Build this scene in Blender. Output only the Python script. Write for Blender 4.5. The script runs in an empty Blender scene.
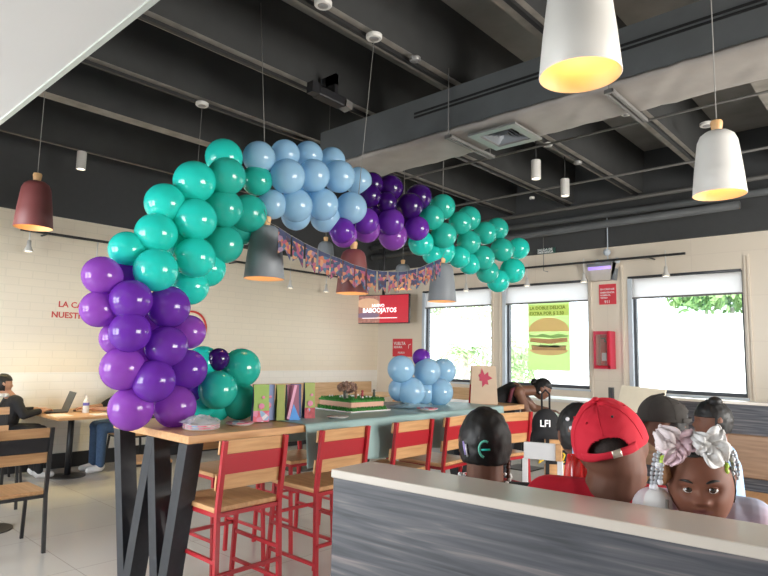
import bpy, bmesh, math, random
from mathutils import Vector, Matrix, Euler, noise
random.seed(7)
C = bpy.context.scene.collection
V = Vector
R = math.radians
# ------------------------------------------------------------ camera
F = 597.4; PITCH = R(6.37); ROLL = R(1.164); YAW = R(42.4); H = 1.53
fh = V((-math.sin(YAW), math.cos(YAW), 0)); rt0 = V((math.cos(YAW), math.sin(YAW), 0)); zz = V((0, 0, 1))
FW = fh*math.cos(PITCH) + zz*math.sin(PITCH); u0 = zz*math.cos(PITCH) - fh*math.sin(PITCH)
RT = rt0*math.cos(ROLL) + u0*math.sin(ROLL); UP = u0*math.cos(ROLL) - rt0*math.sin(ROLL)
CAM = V((0, 0, H))
cd = bpy.data.cameras.new('camera'); co = bpy.data.objects.new('camera', cd); C.objects.link(co)
cd.sensor_width = 36; cd.lens = F/768*36; cd.clip_start = .05; cd.clip_end = 200
m = Matrix.Identity(4)
for i, a in enumerate((RT, UP, -FW)):
    for j in range(3): m[j][i] = a[j]
m.translation = CAM
co.matrix_world = m
bpy.context.scene.camera = co
def ray(x, y): return RT*((x-384)/F) - UP*((y-288)/F) + FW
def onz(x, y, z): d = ray(x, y); return CAM + d*((z-H)/d.z)
def onx(x, y, X): d = ray(x, y); return CAM + d*(X/d.x)
def ony(x, y, Y): d = ray(x, y); return CAM + d*(Y/d.y)
def dep(x, y, w): return CAM + ray(x, y)*w
# ------------------------------------------------------------ world, sun, exposure
sc = bpy.context.scene
w = bpy.data.worlds.new('sky'); sc.world = w; w.use_nodes = True
bg = w.node_tree.nodes['Background']; bg.inputs[0].default_value = (.86, .93, 1, 1); bg.inputs[1].default_value = 3.6
def light(name, kind, loc, energy, color=(1, 1, 1), size=1, size_y=None, rot=(0, 0, 0), **k):
    l = bpy.data.lights.new(name, kind); l.energy = energy; l.color = color
    if kind == 'AREA':
        l.shape = 'RECTANGLE'; l.size = size; l.size_y = size_y or size
    elif kind == 'SUN': l.angle = R(1)
    else: l.shadow_soft_size = size
    for a, b in k.items(): setattr(l, a, b)
    o = bpy.data.objects.new(name, l); C.objects.link(o); o.location = loc; o.rotation_euler = rot
    return o
light('sun', 'SUN', (0, 0, 20), 9, (1, .96, .9), rot=(R(38), 0, R(-12)))
# daylight through the rear windows; the side lamp is added fill for the left wall
light('daylight_rear', 'AREA', (-5.6, -2.93, 1.7), 95, (.93, .97, 1), 1.5, 2.3, rot=(R(90), 0, 0))
light('daylight_rear', 'AREA', (-3.7, -2.93, 1.7), 130, (.93, .97, 1), 1.5, 2.3, rot=(R(90), 0, 0))
light('side_fill', 'AREA', (3.4, 4.2, 1.9), 330, (1, .95, .88), 3.4, 2.0, rot=(R(90), 0, R(90)))
sc.view_settings.view_transform = 'Standard'; sc.view_settings.look = 'None'
sc.view_settings.gamma = 1; sc.view_settings.use_curve_mapping = False
sc.view_settings.exposure = 0.38
# ------------------------------------------------------------ materials
def mat(name, col, rough=.5, metal=0, noise_s=0, noise_a=.06, bump=0, bump_s=40, emit=None, es=0, coat=0, trans=0, alpha=1, sss=0, stretch=None, spec=None):
    M = bpy.data.materials.new(name); M.use_nodes = True; n = M.node_tree.nodes; l = M.node_tree.links
    b = n['Principled BSDF']; c = (*col, 1)
    b.inputs['Base Color'].default_value = c; b.inputs['Roughness'].default_value = rough; b.inputs['Metallic'].default_value = metal
    b.inputs['Coat Weight'].default_value = coat; b.inputs['Transmission Weight'].default_value = trans; b.inputs['Alpha'].default_value = alpha
    if spec is not None: b.inputs['Specular IOR Level'].default_value = spec
    if sss: b.inputs['Subsurface Weight'].default_value = sss; b.inputs['Subsurface Scale'].default_value = .01
    if emit: b.inputs['Emission Color'].default_value = (*emit, 1); b.inputs['Emission Strength'].default_value = es
    tc = n.new('ShaderNodeTexCoord'); mp = n.new('ShaderNodeMapping'); l.new(tc.outputs['Object'], mp.inputs[0])
    if stretch: mp.inputs['Scale'].default_value = stretch
    nz = n.new('ShaderNodeTexNoise'); nz.inputs['Scale'].default_value = noise_s or 12; nz.inputs['Detail'].default_value = 4
    l.new(mp.outputs[0], nz.inputs['Vector'])
    mx = n.new('ShaderNodeMix'); mx.data_type = 'RGBA'
    k = noise_a
    mx.inputs[6].default_value = tuple(max(0, v*(1-k*2)) for v in col)+(1,); mx.inputs[7].default_value = tuple(min(1, v*(1+k)) for v in col)+(1,)
    l.new(nz.outputs[0], mx.inputs[0]); l.new(mx.outputs[2], b.inputs['Base Color'])
    if bump:
        n2 = n.new('ShaderNodeTexNoise'); n2.inputs['Scale'].default_value = bump_s; l.new(mp.outputs[0], n2.inputs['Vector'])
        bp = n.new('ShaderNodeBump'); bp.inputs['Strength'].default_value = bump; l.new(n2.outputs[0], bp.inputs['Height']); l.new(bp.outputs[0], b.inputs['Normal'])
    return M
def ramp_mat(name, stops, scale, stretch, rough=.45, detail=6, distort=0, bump=.05, kind='noise'):
    M = bpy.data.materials.new(name); M.use_nodes = True; n = M.node_tree.nodes; l = M.node_tree.links; b = n['Principled BSDF']
    tc = n.new('ShaderNodeTexCoord'); mp = n.new('ShaderNodeMapping'); mp.inputs['Scale'].default_value = stretch; l.new(tc.outputs['Object'], mp.inputs[0])
    if kind == 'voronoi':
        t = n.new('ShaderNodeTexVoronoi'); t.inputs['Scale'].default_value = scale; l.new(mp.outputs[0], t.inputs['Vector'])
        sep = n.new('ShaderNodeSeparateColor'); l.new(t.outputs['Color'], sep.inputs[0]); out = sep.outputs[0]
    else:
        t = n.new('ShaderNodeTexNoise'); t.inputs['Scale'].default_value = scale; t.inputs['Detail'].default_value = detail; t.inputs['Distortion'].default_value = distort
        l.new(mp.outputs[0], t.inputs['Vector']); out = t.outputs[0]
    r = n.new('ShaderNodeValToRGB'); e = r.color_ramp.elements
    while len(e) < len(stops): e.new(.5)
    for i, (p, c) in enumerate(stops): e[i].position = p; e[i].color = (*c, 1)
    if kind == 'voronoi': r.color_ramp.interpolation = 'CONSTANT'
    l.new(out, r.inputs[0]); l.new(r.outputs[0], b.inputs['Base Color']); b.inputs['Roughness'].default_value = rough
    if bump:
        bp = n.new('ShaderNodeBump'); bp.inputs['Strength'].default_value = bump; l.new(out, bp.inputs['Height']); l.new(bp.outputs[0], b.inputs['Normal'])
    return M
def brick_mat(name, c1, c2, mortar, axis, bw, bh, rough=.35, ms=.006, off=.5, split=None, low=None):
    M = bpy.data.materials.new(name); M.use_nodes = True; n = M.node_tree.nodes; l = M.node_tree.links; b = n['Principled BSDF']
    tc = n.new('ShaderNodeTexCoord'); sp = n.new('ShaderNodeSeparateXYZ'); l.new(tc.outputs['Object'], sp.inputs[0])
    cb = n.new('ShaderNodeCombineXYZ'); l.new(sp.outputs[axis[0]], cb.inputs[0]); l.new(sp.outputs[axis[1]], cb.inputs[1])
    t = n.new('ShaderNodeTexBrick'); t.offset = off; t.inputs['Scale'].default_value = 1; t.inputs['Brick Width'].default_value = bw; t.inputs['Row Height'].default_value = bh
    t.inputs['Mortar Size'].default_value = ms; t.inputs['Mortar Smooth'].default_value = .3
    t.inputs['Color1'].default_value = (*c1, 1); t.inputs['Color2'].default_value = (*c2, 1); t.inputs['Mortar'].default_value = (*mortar, 1)
    l.new(cb.outputs[0], t.inputs['Vector']); out = t.outputs['Color']
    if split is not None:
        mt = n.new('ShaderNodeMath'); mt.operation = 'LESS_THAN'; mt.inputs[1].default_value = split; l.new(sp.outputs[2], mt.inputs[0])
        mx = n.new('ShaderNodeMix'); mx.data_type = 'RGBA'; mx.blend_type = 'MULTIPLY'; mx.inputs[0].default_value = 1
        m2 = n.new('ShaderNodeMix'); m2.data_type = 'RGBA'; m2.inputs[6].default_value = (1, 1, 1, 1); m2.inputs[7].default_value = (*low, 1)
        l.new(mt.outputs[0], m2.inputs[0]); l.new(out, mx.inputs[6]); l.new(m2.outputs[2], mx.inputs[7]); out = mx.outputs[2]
    l.new(out, b.inputs['Base Color']); b.inputs['Roughness'].default_value = rough
    bp = n.new('ShaderNodeBump'); bp.inputs['Strength'].default_value = .25; bp.inputs['Distance'].default_value = .004
    iv = n.new('ShaderNodeMath'); iv.operation = 'SUBTRACT'; iv.inputs[0].default_value = 1; l.new(t.outputs['Fac'], iv.inputs[1])
    l.new(iv.outputs[0], bp.inputs['Height']); l.new(bp.outputs[0], b.inputs['Normal'])
    return M
def balloon_mat(name, col, see=.0, tl=.3):
    M = bpy.data.materials.new(name); M.use_nodes = True; n = M.node_tree.nodes; l = M.node_tree.links; b = n['Principled BSDF']; o = n['Material Output']
    b.inputs['Base Color'].default_value = (*col, 1); b.inputs['Roughness'].default_value = .10; b.inputs['Coat Weight'].default_value = .4; b.inputs['Coat Roughness'].default_value = .05
    t = n.new('ShaderNodeBsdfTranslucent'); t.inputs[0].default_value = (*col, 1)
    nz = n.new('ShaderNodeTexNoise'); nz.inputs['Scale'].default_value = 1.2; hs = n.new('ShaderNodeHueSaturation'); hs.inputs['Color'].default_value = (*col, 1)
    mr = n.new('ShaderNodeMapRange'); mr.inputs[3].default_value = .9; mr.inputs[4].default_value = 1.12; l.new(nz.outputs[0], mr.inputs[0]); l.new(mr.outputs[0], hs.inputs['Value']); l.new(hs.outputs[0], b.inputs['Base Color'])
    m1 = n.new('ShaderNodeMixShader'); m1.inputs[0].default_value = tl; l.new(b.outputs[0], m1.inputs[1]); l.new(t.outputs[0], m1.inputs[2])
    if see:
        tr = n.new('ShaderNodeBsdfTransparent'); tr.inputs[0].default_value = tuple(min(1, .35+v*1.1) for v in col)+(1,)
        m2 = n.new('ShaderNodeMixShader'); m2.inputs[0].default_value = see; l.new(m1.outputs[0], m2.inputs[1]); l.new(tr.outputs[0], m2.inputs[2]); l.new(m2.outputs[0], o.inputs[0])
    else: l.new(m1.outputs[0], o.inputs[0])
    return M
def glass_mat(name, col=(1, 1, 1), refl=.08):
    M = bpy.data.materials.new(name); M.use_nodes = True; n = M.node_tree.nodes; l = M.node_tree.links
    t = n.new('ShaderNodeBsdfTransparent'); t.inputs[0].default_value = (*col, 1); g = n.new('ShaderNodeBsdfGlossy'); g.inputs['Roughness'].default_value = .03
    x = n.new('ShaderNodeMixShader'); x.inputs[0].default_value = refl; l.new(t.outputs[0], x.inputs[1]); l.new(g.outputs[0], x.inputs[2]); l.new(x.outputs[0], n['Material Output'].inputs[0])
    return M
MT = dict(
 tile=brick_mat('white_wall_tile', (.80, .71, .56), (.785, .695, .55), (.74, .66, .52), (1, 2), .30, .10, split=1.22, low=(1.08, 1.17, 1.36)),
 tile2=brick_mat('beige_wall_panel', (.78, .69, .57), (.77, .68, .56), (.73, .64, .53), (0, 2), 1.2, .6, off=0),
 dark_wall=mat('charcoal_paint', (.055, .057, .058), .8, bump=.1),
 concrete=mat('painted_concrete', (.27, .255, .23), .9, noise_s=2.5, noise_a=.22, bump=.3, bump_s=18),
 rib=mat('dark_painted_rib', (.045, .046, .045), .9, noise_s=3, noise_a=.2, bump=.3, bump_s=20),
 ribface=mat('lit_rib_underside', (.30, .275, .24), .85, noise_s=6, noise_a=.3, bump=.2),  # coloured lighter than the rib sides, for the light the undersides catch
 floor=brick_mat('pale_floor_tile', (.56, .54, .51), (.53, .51, .48), (.40, .38, .35), (0, 1), .9, .9, rough=.22, ms=.004, off=0),
 white=mat('white_plaster', (.62, .61, .59), .7, noise_s=1, noise_a=.03),
 wood=ramp_mat('oak', [(.3, (.50, .26, .11)), (.7, (.66, .38, .18))], 3, (14, 1.2, 14), .38),
 woodx=ramp_mat('oak_along_x', [(.3, (.50, .26, .11)), (.7, (.66, .38, .18))], 3, (1.2, 14, 14), .38),
 paleoak=ramp_mat('pale_oak', [(.3, (.56, .35, .18)), (.7, (.68, .45, .26))], 3, (1.2, 1.2, 14), .45),
 red=mat('red_powder_coat', (.43, .016, .026), .35, noise_a=.03, coat=.2),
 black=mat('black_powder_coat', (.014, .014, .016), .45, noise_a=.1),
 legblack=mat('black_stained_slab', (.030, .034, .042), .4, noise_s=30, noise_a=.2),
 duct=mat('dark_duct_wrap', (.105, .112, .115), .6, noise_s=3, noise_a=.2, bump=.5, bump_s=6),
 foil=mat('grey_insulation_wrap', (.30, .275, .25), .6, noise_s=4, noise_a=.15, bump=.7, bump_s=7),
 slot=mat('black_slot', (.008, .008, .008), .8),
 metal=mat('galvanised_metal', (.35, .34, .33), .4, .6),
 track=mat('black_track', (.02, .02, .02), .5),
 trackgrey=mat('grey_conduit', (.16, .155, .145), .6),
 lampwhite=mat('white_lamp_metal', (.68, .66, .62), .45, noise_a=.02),
 lampgrey=mat('grey_lamp_metal', (.22, .24, .26), .5, noise_a=.04),
 lampred=mat('burgundy_lamp_metal', (.21, .058, .056), .5, noise_a=.05),
 lampin=mat('warm_reflector', (.78, .52, .26), .5, noise_a=.02),
 knob=mat('turned_beech', (.72, .42, .19), .5, noise_s=30),
 bulb=mat('lit_bulb', (1, .8, .5), .5, emit=(1, .68, .36), es=3),
 lens=mat('lit_lens', (1, .95, .85), .5, emit=(1, .90, .72), es=3),
 cable=mat('grey_cable', (.25, .24, .22), .6),
 navy=ramp_mat('smoky_wood_laminate', [(.30, (.030, .033, .042)), (.47, (.068, .071, .086)), (.58, (.105, .105, .118)), (.72, (.24, .20, .20))], 2.6, (1.1, 1.1, 22), .5, detail=9, distort=.6, bump=.03),
 cap=mat('cream_solid_surface', (.66, .60, .53), .22, noise_s=2, noise_a=.03),
 cloth=mat('sage_plastic_tablecloth', (.30, .44, .43), .42, noise_s=3, noise_a=.05, bump=.1, bump_s=12),
 glass=glass_mat('window_glass', (.97, .99, 1)),
 frame=mat('dark_window_frame', (.05, .055, .065), .4),
 framel=mat('light_blue_grey_reveal', (.62, .68, .74), .5),
 blind=None,
 brown=mat('dark_brown_skin', (.17, .074, .046), .6, spec=.35, noise_s=6, noise_a=.06, sss=.1, bump=.03, bump_s=300),
 brown2=mat('deep_brown_skin', (.20, .078, .048), .6, spec=.3, noise_s=6, noise_a=.05, sss=.15, bump=.02, bump_s=250),
 tan=mat('light_brown_skin', (.50, .27, .18), .5, noise_a=.05, sss=.1),
 lip=mat('dark_pink_lips', (.17, .055, .048), .4),
 hair=mat('black_hair', (.008, .007, .007), .55, noise_s=60, noise_a=.3, bump=.5, bump_s=160, stretch=(1, 1, .15)),
 sclera=mat('eye_white', (.70, .67, .65), .1, noise_a=.01, coat=1),
 iris=mat('dark_brown_iris', (.035, .013, .007), .1, coat=1),
 pupil=mat('pupil', (.003, .003, .003), .05, coat=1),
 redcloth=mat('red_cotton', (.62, .012, .035), .85, noise_s=8, noise_a=.08, bump=.25, bump_s=400),
 greycloth=mat('charcoal_cotton', (.045, .040, .036), .9, noise_s=8, bump=.3, bump_s=300),
 blackcloth=mat('black_cotton', (.012, .012, .014), .85, noise_s=8, bump=.3, bump_s=200),
 jean=mat('blue_denim', (.05, .10, .20), .85, noise_s=40, noise_a=.2),
 whitecloth=mat('white_cotton', (.75, .74, .74), .85, bump=.2),
 bluecloth=mat('pale_blue_cotton', (.35, .52, .75), .85, bump=.2),
 screenred=mat('lit_red_screen', (.5, .03, .05), .3, emit=(.42, .015, .03), es=.55),
 red_sign=mat('red_sign_face', (.70, .04, .06), .5, noise_a=.02),
 text_red=mat('red_lettering', (.62, .05, .04), .5, noise_a=.02),
 text_white=mat('white_lettering', (.9, .9, .9), .5, noise_a=.02),
 green=mat('lime_print', (.30, .52, .08), .5), yellow=mat('yellow_print', (.82, .78, .10), .5),
 plastic=mat('clear_plastic', (.8, .82, .84), .12, alpha=.45, noise_a=.02),
)
# helpers --------------------------------------------------------------
def link(o, parent=None):
    C.objects.link(o)
    if parent is not None:
        o.parent = parent
        if parent.type == 'EMPTY' or True:
            o.matrix_parent_inverse = Matrix.Identity(4)
    return o
def obj(name, bm, mats, parent=None, smooth=False, loc=None):
    me = bpy.data.meshes.new(name); bmesh.ops.recalc_face_normals(bm, faces=bm.faces); bm.to_mesh(me); bm.free()
    for M in (mats if isinstance(mats, (list, tuple)) else [mats]): me.materials.append(MT[M] if isinstance(M, str) else M)
    if smooth:
        for p in me.polygons: p.use_smooth = True
        if smooth == 'auto':
            try: me.set_sharp_from_angle(angle=R(40))
            except Exception: pass
    o = bpy.data.objects.new(name, me); link(o, parent)
    if loc is not None: o.location = loc
    return o
def tag(o, label, cat, group=None):
    o['label'] = label; o['category'] = cat
    if group: o['group'] = group
    return o
def thing(name, label, cat, loc=(0, 0, 0), rz=0, group=None):
    o = bpy.data.objects.new(name, None); C.objects.link(o); o.empty_display_size = .1
    o.location = loc; o.rotation_euler = (0, 0, rz); return tag(o, label, cat, group)
def struct(name, bm, mats, parent=None, **k):
    o = obj(name, bm, mats, parent, **k)
    if parent is None: o['kind'] = 'structure'
    return o
def dup(root, loc, rz, label, group=None):
    r = root.copy(); C.objects.link(r); r.location = loc; r.rotation_euler = (0, 0, rz); r['label'] = label
    if group: r['group'] = group
    for ch in list(root.children):
        c = ch.copy(); C.objects.link(c); c.parent = r
        for g in list(ch.children):
            d = g.copy(); C.objects.link(d); d.parent = c
    return r
def B(): return bmesh.new()
def box(bm, a, b, mi=0, bev=0, M=None):
    a = V(a); b = V(b); c = (a+b)/2; s = b-a
    r = bmesh.ops.create_cube(bm, size=1, matrix=(M or Matrix.Identity(4)) @ Matrix.Translation(c) @ Matrix.Diagonal((abs(s.x), abs(s.y), abs(s.z), 1)))
    fs = set(f for v in r['verts'] for f in v.link_faces)
    if bev:
        es = list(set(e for v in r['verts'] for e in v.link_edges))
        rr = bmesh.ops.bevel(bm, geom=es, offset=bev, segments=2, affect='EDGES', profile=.5)
        fs = set(f for v in rr['verts'] for f in v.link_faces) | set(f for f in fs if f.is_valid)
    for f in fs:
        if f.is_valid: f.material_index = mi
    return bm
def beam(bm, p, q, wd, ht, mi=0, up=(0, 0, 1), bev=0):      # rectangular bar from p to q
    p = V(p); q = V(q); z = (q-p); L = z.length; z.normalize(); u = V(up)
    x = z.cross(u)
    if x.length < 1e-3: x = z.cross(V((0, 1, 0)))
    x.normalize(); y = x.cross(z); M = Matrix((x, y, z)).transposed().to_4x4(); M.translation = p
    return box(bm, (-wd/2, -ht/2, 0), (wd/2, ht/2, L), mi, bev, M)
def tube(bm, pts, r, n=8, mi=0, closed=True):
    pts = [V(p) for p in pts]; rs = r if isinstance(r, (list, tuple)) else [r]*len(pts); rings = []; prev = None
    for i, p in enumerate(pts):
        t = (pts[min(i+1, len(pts)-1)]-pts[max(i-1, 0)]).normalized()
        if prev is None: x = t.cross(V((0, 0, 1)) if abs(t.z) < .95 else V((1, 0, 0))).normalized()
        else: x = (prev - t*prev.dot(t)).normalized()
        prev = x; y = t.cross(x)
        rings.append([bm.verts.new(p+(x*math.cos(2*math.pi*k/n)+y*math.sin(2*math.pi*k/n))*rs[i]) for k in range(n)])
    for a, b in zip(rings, rings[1:]):
        for k in range(n): f = bm.faces.new((a[k], a[(k+1) % n], b[(k+1) % n], b[k])); f.material_index = mi; f.smooth = True
    if closed:
        for rg in (rings[0][::-1], rings[-1]): f = bm.faces.new(rg); f.material_index = mi
    return bm
def lathe(bm, prof, n=24, M=None, mi=0, cap0=False, cap1=False):
    rings = []
    for r, z in prof: rings.append([bm.verts.new((M or Matrix.Identity(4)) @ V((r*math.cos(2*math.pi*k/n), r*math.sin(2*math.pi*k/n), z))) for k in range(n)])
    for a, b in zip(rings, rings[1:]):
        for k in range(n): f = bm.faces.new((a[k], a[(k+1) % n], b[(k+1) % n], b[k])); f.material_index = mi; f.smooth = True
    if cap0: bm.faces.new(rings[0][::-1]).material_index = mi
    if cap1: bm.faces.new(rings[-1]).material_index = mi
    return bm
def ball(bm, c, r, M=None, seg=20, mi=0):
    r = r if isinstance(r, (tuple, list)) else (r, r, r)
    q = bmesh.ops.create_uvsphere(bm, u_segments=seg, v_segments=max(6, seg*2//3), radius=1, matrix=(M or Matrix.Identity(4)) @ Matrix.Translation(V(c)) @ Matrix.Diagonal((*r, 1)))
    for f in set(f for v in q['verts'] for f in v.link_faces): f.material_index = mi; f.smooth = True
    return bm
def grid(bm, fn, nu, nv, mi=0):
    g = [[bm.verts.new(fn(i/nu, j/nv)) for j in range(nv+1)] for i in range(nu+1)]
    for i in range(nu):
        for j in range(nv): f = bm.faces.new((g[i][j], g[i+1][j], g[i+1][j+1], g[i][j+1])); f.material_index = mi; f.smooth = True
    return g
def text(s, size, M, mats, parent=None, name='lettering', ext=.002, align='LEFT'):
    cu = bpy.data.curves.new(name, 'FONT'); cu.body = s; cu.size = size; cu.extrude = ext; cu.offset = size*.018; cu.align_x = align; cu.resolution_u = 2
    t = bpy.data.objects.new('tmp', cu); C.objects.link(t); dg = bpy.context.evaluated_depsgraph_get(); dg.update()
    me = bpy.data.meshes.new_from_object(t.evaluated_get(dg)); bpy.data.objects.remove(t)
    me.transform(M); me.materials.clear(); me.materials.append(MT[mats] if isinstance(mats, str) else mats)
    o = bpy.data.objects.new(name, me); return link(o, parent)
def basis(x, y, z, loc):
    M = Matrix((V(x), V(y), V(z))).transposed().to_4x4(); M.translation = V(loc); return M
XL, YW, ZD = -8.36, 9.0, 3.24      # left wall, window wall, bottom of the dark band
XR, YB = 3.6, -3.0
# ============================================================ STRUCTURE
struct('floor', box(B(), (XL, YB, -.05), (XR, YW, 0)), 'floor')
struct('ceiling', box(B(), (XL-.2, YB-.2, 4.62), (XR+.2, YW+.2, 4.8)), 'concrete')
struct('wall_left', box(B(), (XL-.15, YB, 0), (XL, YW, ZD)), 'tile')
struct('wall_left_upper', box(B(), (XL-.15, YB, ZD), (XL+.03, YW, 4.62)), 'dark_wall')
struct('baseboard_left', box(B(), (XL, YB, 0), (XL+.015, YW, .19)), 'black')
WINS = [(-7.2, -5.66), (-5.43, -3.9), (-3.29, -1.785), (-1.0, .6)]; WZ0, WZ1 = 1.065, 2.75
bm = B(); xs = [XL]+[v for p in WINS for v in p]+[XR]
for i in range(0, len(xs), 2): box(bm, (xs[i], YW, 0), (xs[i+1], YW+.18, ZD))
for a, b in WINS: box(bm, (a, YW, 0), (b, YW+.18, WZ0)); box(bm, (a, YW, WZ1), (b, YW+.18, ZD))
struct('wall_window_side', bm, 'tile2')
struct('wall_window_side_upper', box(B(), (XL, YW-.05, ZD), (XR, YW+.18, 4.62)), 'dark_wall')
struct('baseboard_window_side', box(B(), (XL, YW-.015, 0), (XR, YW, .15)), 'black')
for i, (a, b) in enumerate(((-5.63, -5.47), (-3.86, -3.36), (-1.76, -1.70))):
    bm = B(); box(bm, (a, YW-.02, 0), (a+.02, YW, 2.95)); box(bm, (b-.02, YW-.02, 0), (b, YW, 2.95)); box(bm, (a+.02, YW-.02, 2.93), (b-.02, YW, 2.95)); struct('trim_%d' % (30+i), bm, 'tile2')
for i, (a, b) in enumerate(WINS):
    wn = 'window_%d' % (i+1)
    fr = B()
    box(fr, (a, YW+.05, WZ0), (a+.10, YW+.12, WZ1)); box(fr, (b-.03, YW+.05, WZ0), (b, YW+.12, WZ1))
    box(fr, (a+.10, YW+.05, WZ0), (b-.03, YW+.12, WZ0+.05)); box(fr, (a+.10, YW+.05, WZ1-.05), (b-.03, YW+.12, WZ1))
    o = struct(wn, fr, 'frame')
    g = obj('pane', box(B(), (a+.1, YW+.08, WZ0+.05), (b-.03, YW+.09, WZ1-.05)), 'glass', o)
    rv = B(); box(rv, (a, YW-.012, WZ0), (a+.06, YW+.05, WZ1)); box(rv, (a, YW-.03, WZ0-.03), (b+.02, YW+.05, WZ0-.002)); 
    obj('reveal', rv, 'framel', o)
MT['blind'] = mat('translucent_roller_blind', (.80, .78, .76), .8, noise_s=3, noise_a=.05, bump=.4, bump_s=5)
nt = MT['blind'].node_tree; tb = nt.nodes.new('ShaderNodeBsdfTranslucent'); tb.inputs[0].default_value = (.80, .79, .80, 1); mxs = nt.nodes.new('ShaderNodeMixShader'); mxs.inputs[0].default_value = .32
nt.links.new(nt.nodes['Principled BSDF'].outputs[0], mxs.inputs[1]); nt.links.new(tb.outputs[0], mxs.inputs[2]); nt.links.new(mxs.outputs[0], nt.nodes['Material Output'].inputs[0])
pos = ['first window from the corner, beside the red notice', 'window with the burger poster', 'window right of the red extinguisher cabinet']
for i, (a, b) in enumerate(WINS[:3]):
    t = thing('roller_blind', 'white roller blind over the '+pos[i], 'blind', (a, YW, WZ1))
    def bf(u, v, a=a, b=b): return V(((b-a-.02)*u+.01, .02+.006*math.sin(u*9+v*3), -.02-.29*v))
    bm = B(); grid(bm, bf, 24, 4); obj('fabric', bm, 'blind', t, smooth=True)
    obj('roller', tube(B(), [(.01, 0, -.005), (b-a-.01, 0, -.005)], .02, 10), 'frame', t)
    obj('bottom_bar', box(B(), (.01, .005, -.325), (b-a-.01, .03, -.30)), 'trackgrey', t)
# walls behind the camera, each with its glazing
bm = B(); box(bm, (XL, YB-.15, 0), (-6.4, YB, 4.62)); box(bm, (-4.8, YB-.15, 0), (-4.5, YB, 4.62)); box(bm, (-2.9, YB-.15, 0), (XR, YB, 4.62))
for a, b in ((-6.4, -4.8), (-4.5, -2.9)): box(bm, (a, YB-.15, 0), (b, YB, .5)); box(bm, (a, YB-.15, 2.9), (b, YB, 4.62))
struct('wall_back', bm, 'white')
bm = B(); box(bm, (XR, YB, 0), (XR+.15, 2.4, 4.62)); box(bm, (XR, 6, 0), (XR+.15, YW, 4.62)); box(bm, (XR, 2.4, 0), (XR+.15, 6, .9)); box(bm, (XR, 2.4, 2.9), (XR+.15, 6, 4.62))
struct('wall_right', bm, 'white')
# ceiling ribs (double tee stems) running towards the window wall
RIBX = [-7.85, -6.28, -5.22, -4.17, -3.10, -2.03, -.96, .11, 1.2, 2.3]
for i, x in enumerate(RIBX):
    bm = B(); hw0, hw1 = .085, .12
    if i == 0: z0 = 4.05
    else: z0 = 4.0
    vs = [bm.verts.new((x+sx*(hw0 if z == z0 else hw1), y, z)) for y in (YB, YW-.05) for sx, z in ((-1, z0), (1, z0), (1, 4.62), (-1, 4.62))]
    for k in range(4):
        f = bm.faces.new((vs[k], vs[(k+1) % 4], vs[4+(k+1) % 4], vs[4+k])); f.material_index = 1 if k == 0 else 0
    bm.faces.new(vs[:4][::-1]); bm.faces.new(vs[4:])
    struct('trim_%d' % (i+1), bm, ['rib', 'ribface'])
# white soffit over the counter side
bm = B(); box(bm, (XL, YB, 2.6), (-.9, .78, 2.70)); o = struct('trim_20', bm, 'white')
obj('edge_strip', box(B(), (XL, .775, 2.592), (-.9, .795, 2.712)), mat('grey_green_edge', (.50, .53, .48), .4), o)
# ============================================================ OUTSIDE
OG = mat('sunlit_paving', (.62, .60, .56), .9)
o = struct('ground_outside', box(B(), (-45, YW+.18, -.25), (25, 60, -.12)), OG); o['label'] = 'pale sunlit paving outside the windows'
bw = B(); box(bw, (-4.9, 15.5, -.12), (12, 15.75, 2.52)); box(bw, (-4.95, 15.4, 2.52), (12, 15.85, 2.62))
tag(obj('boundary_wall', bw, mat('white_stucco', (.86, .86, .84), .9)), 'white boundary wall outside the right-hand window', 'wall')
LEAF = mat('bright_leaf', (.42, .58, .28), .6, noise_a=.3); LEAF2 = mat('olive_leaf', (.45, .54, .34), .6, noise_a=.3); BARK = mat('bark', (.5, .45, .38), .9, bump=.4)
def palm(loc, h, label):
    t = thing('palm_tree', label, 'palm', loc)
    obj('trunk', tube(B(), [(0, 0, 0), (.05, 0, h*.5), (0, 0, h)], [.12, .09, .08], 10), BARK, t)
    for k in range(13):
        a = k*2.4; L = 1.3+.3*random.random(); e = .9-.12*(k % 7)
        bm = B(); n = 9; prev = None
        for i in range(n+1):
            s = i/n; p = V((math.cos(a)*L*s*math.cos(e*.6), math.sin(a)*L*s*math.cos(e*.6), h+L*(e*s-1.15*s*s)))
            if prev is not None:
                sd = V((-math.sin(a), math.cos(a), 0))
                for sg in (-1, 1):
                    ll = .38*math.sin(math.pi*(.15+.8*s)); q = p+sd*sg*ll+V((0, 0, -.12))+V((math.cos(a), math.sin(a), 0))*.12
                    try: bm.faces.new([bm.verts.new(prev), bm.verts.new(prev*.4+p*.6), bm.verts.new(q)])
                    except Exception: pass
            prev = p
        obj('frond', bm, PALML, t)
def tree(loc, h, r, label, M, kind='leafy_tree'):
    t = thing(kind, label, 'tree', loc)
    obj('trunk', tube(B(), [(0, 0, 0), (.1, .05, h*.4), (0, 0, h*.75)], [.14, .1, .05], 8), BARK, t)
    bm = B()
    for k in range(520):
        d = V((random.gauss(0, 1), random.gauss(0, 1), random.gauss(0, .8))).normalized()*(random.random()**.4)
        p = V((0, 0, h-r*.8))+V((d.x*r, d.y*r, d.z*r*.8))+V([random.gauss(0, .05) for _ in range(3)]); q = Euler([random.random()*6 for _ in range(3)]).to_matrix(); s = .10+.05*random.random()
        bm.faces.new([bm.verts.new(p+q@V(c)) for c in ((-s, 0, 0), (0, -s*.5, 0), (s, 0, 0), (0, s*.5, 0))])
    o = obj('foliage', bm, M, t); return t
PALML = mat('palm_leaf', (.24, .42, .14), .6, noise_a=.3)
palm(V((ony(465, 390, 13.2).x, 13.2, -.12)), 1.75, 'small palm seen through the first window from the corner')
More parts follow.
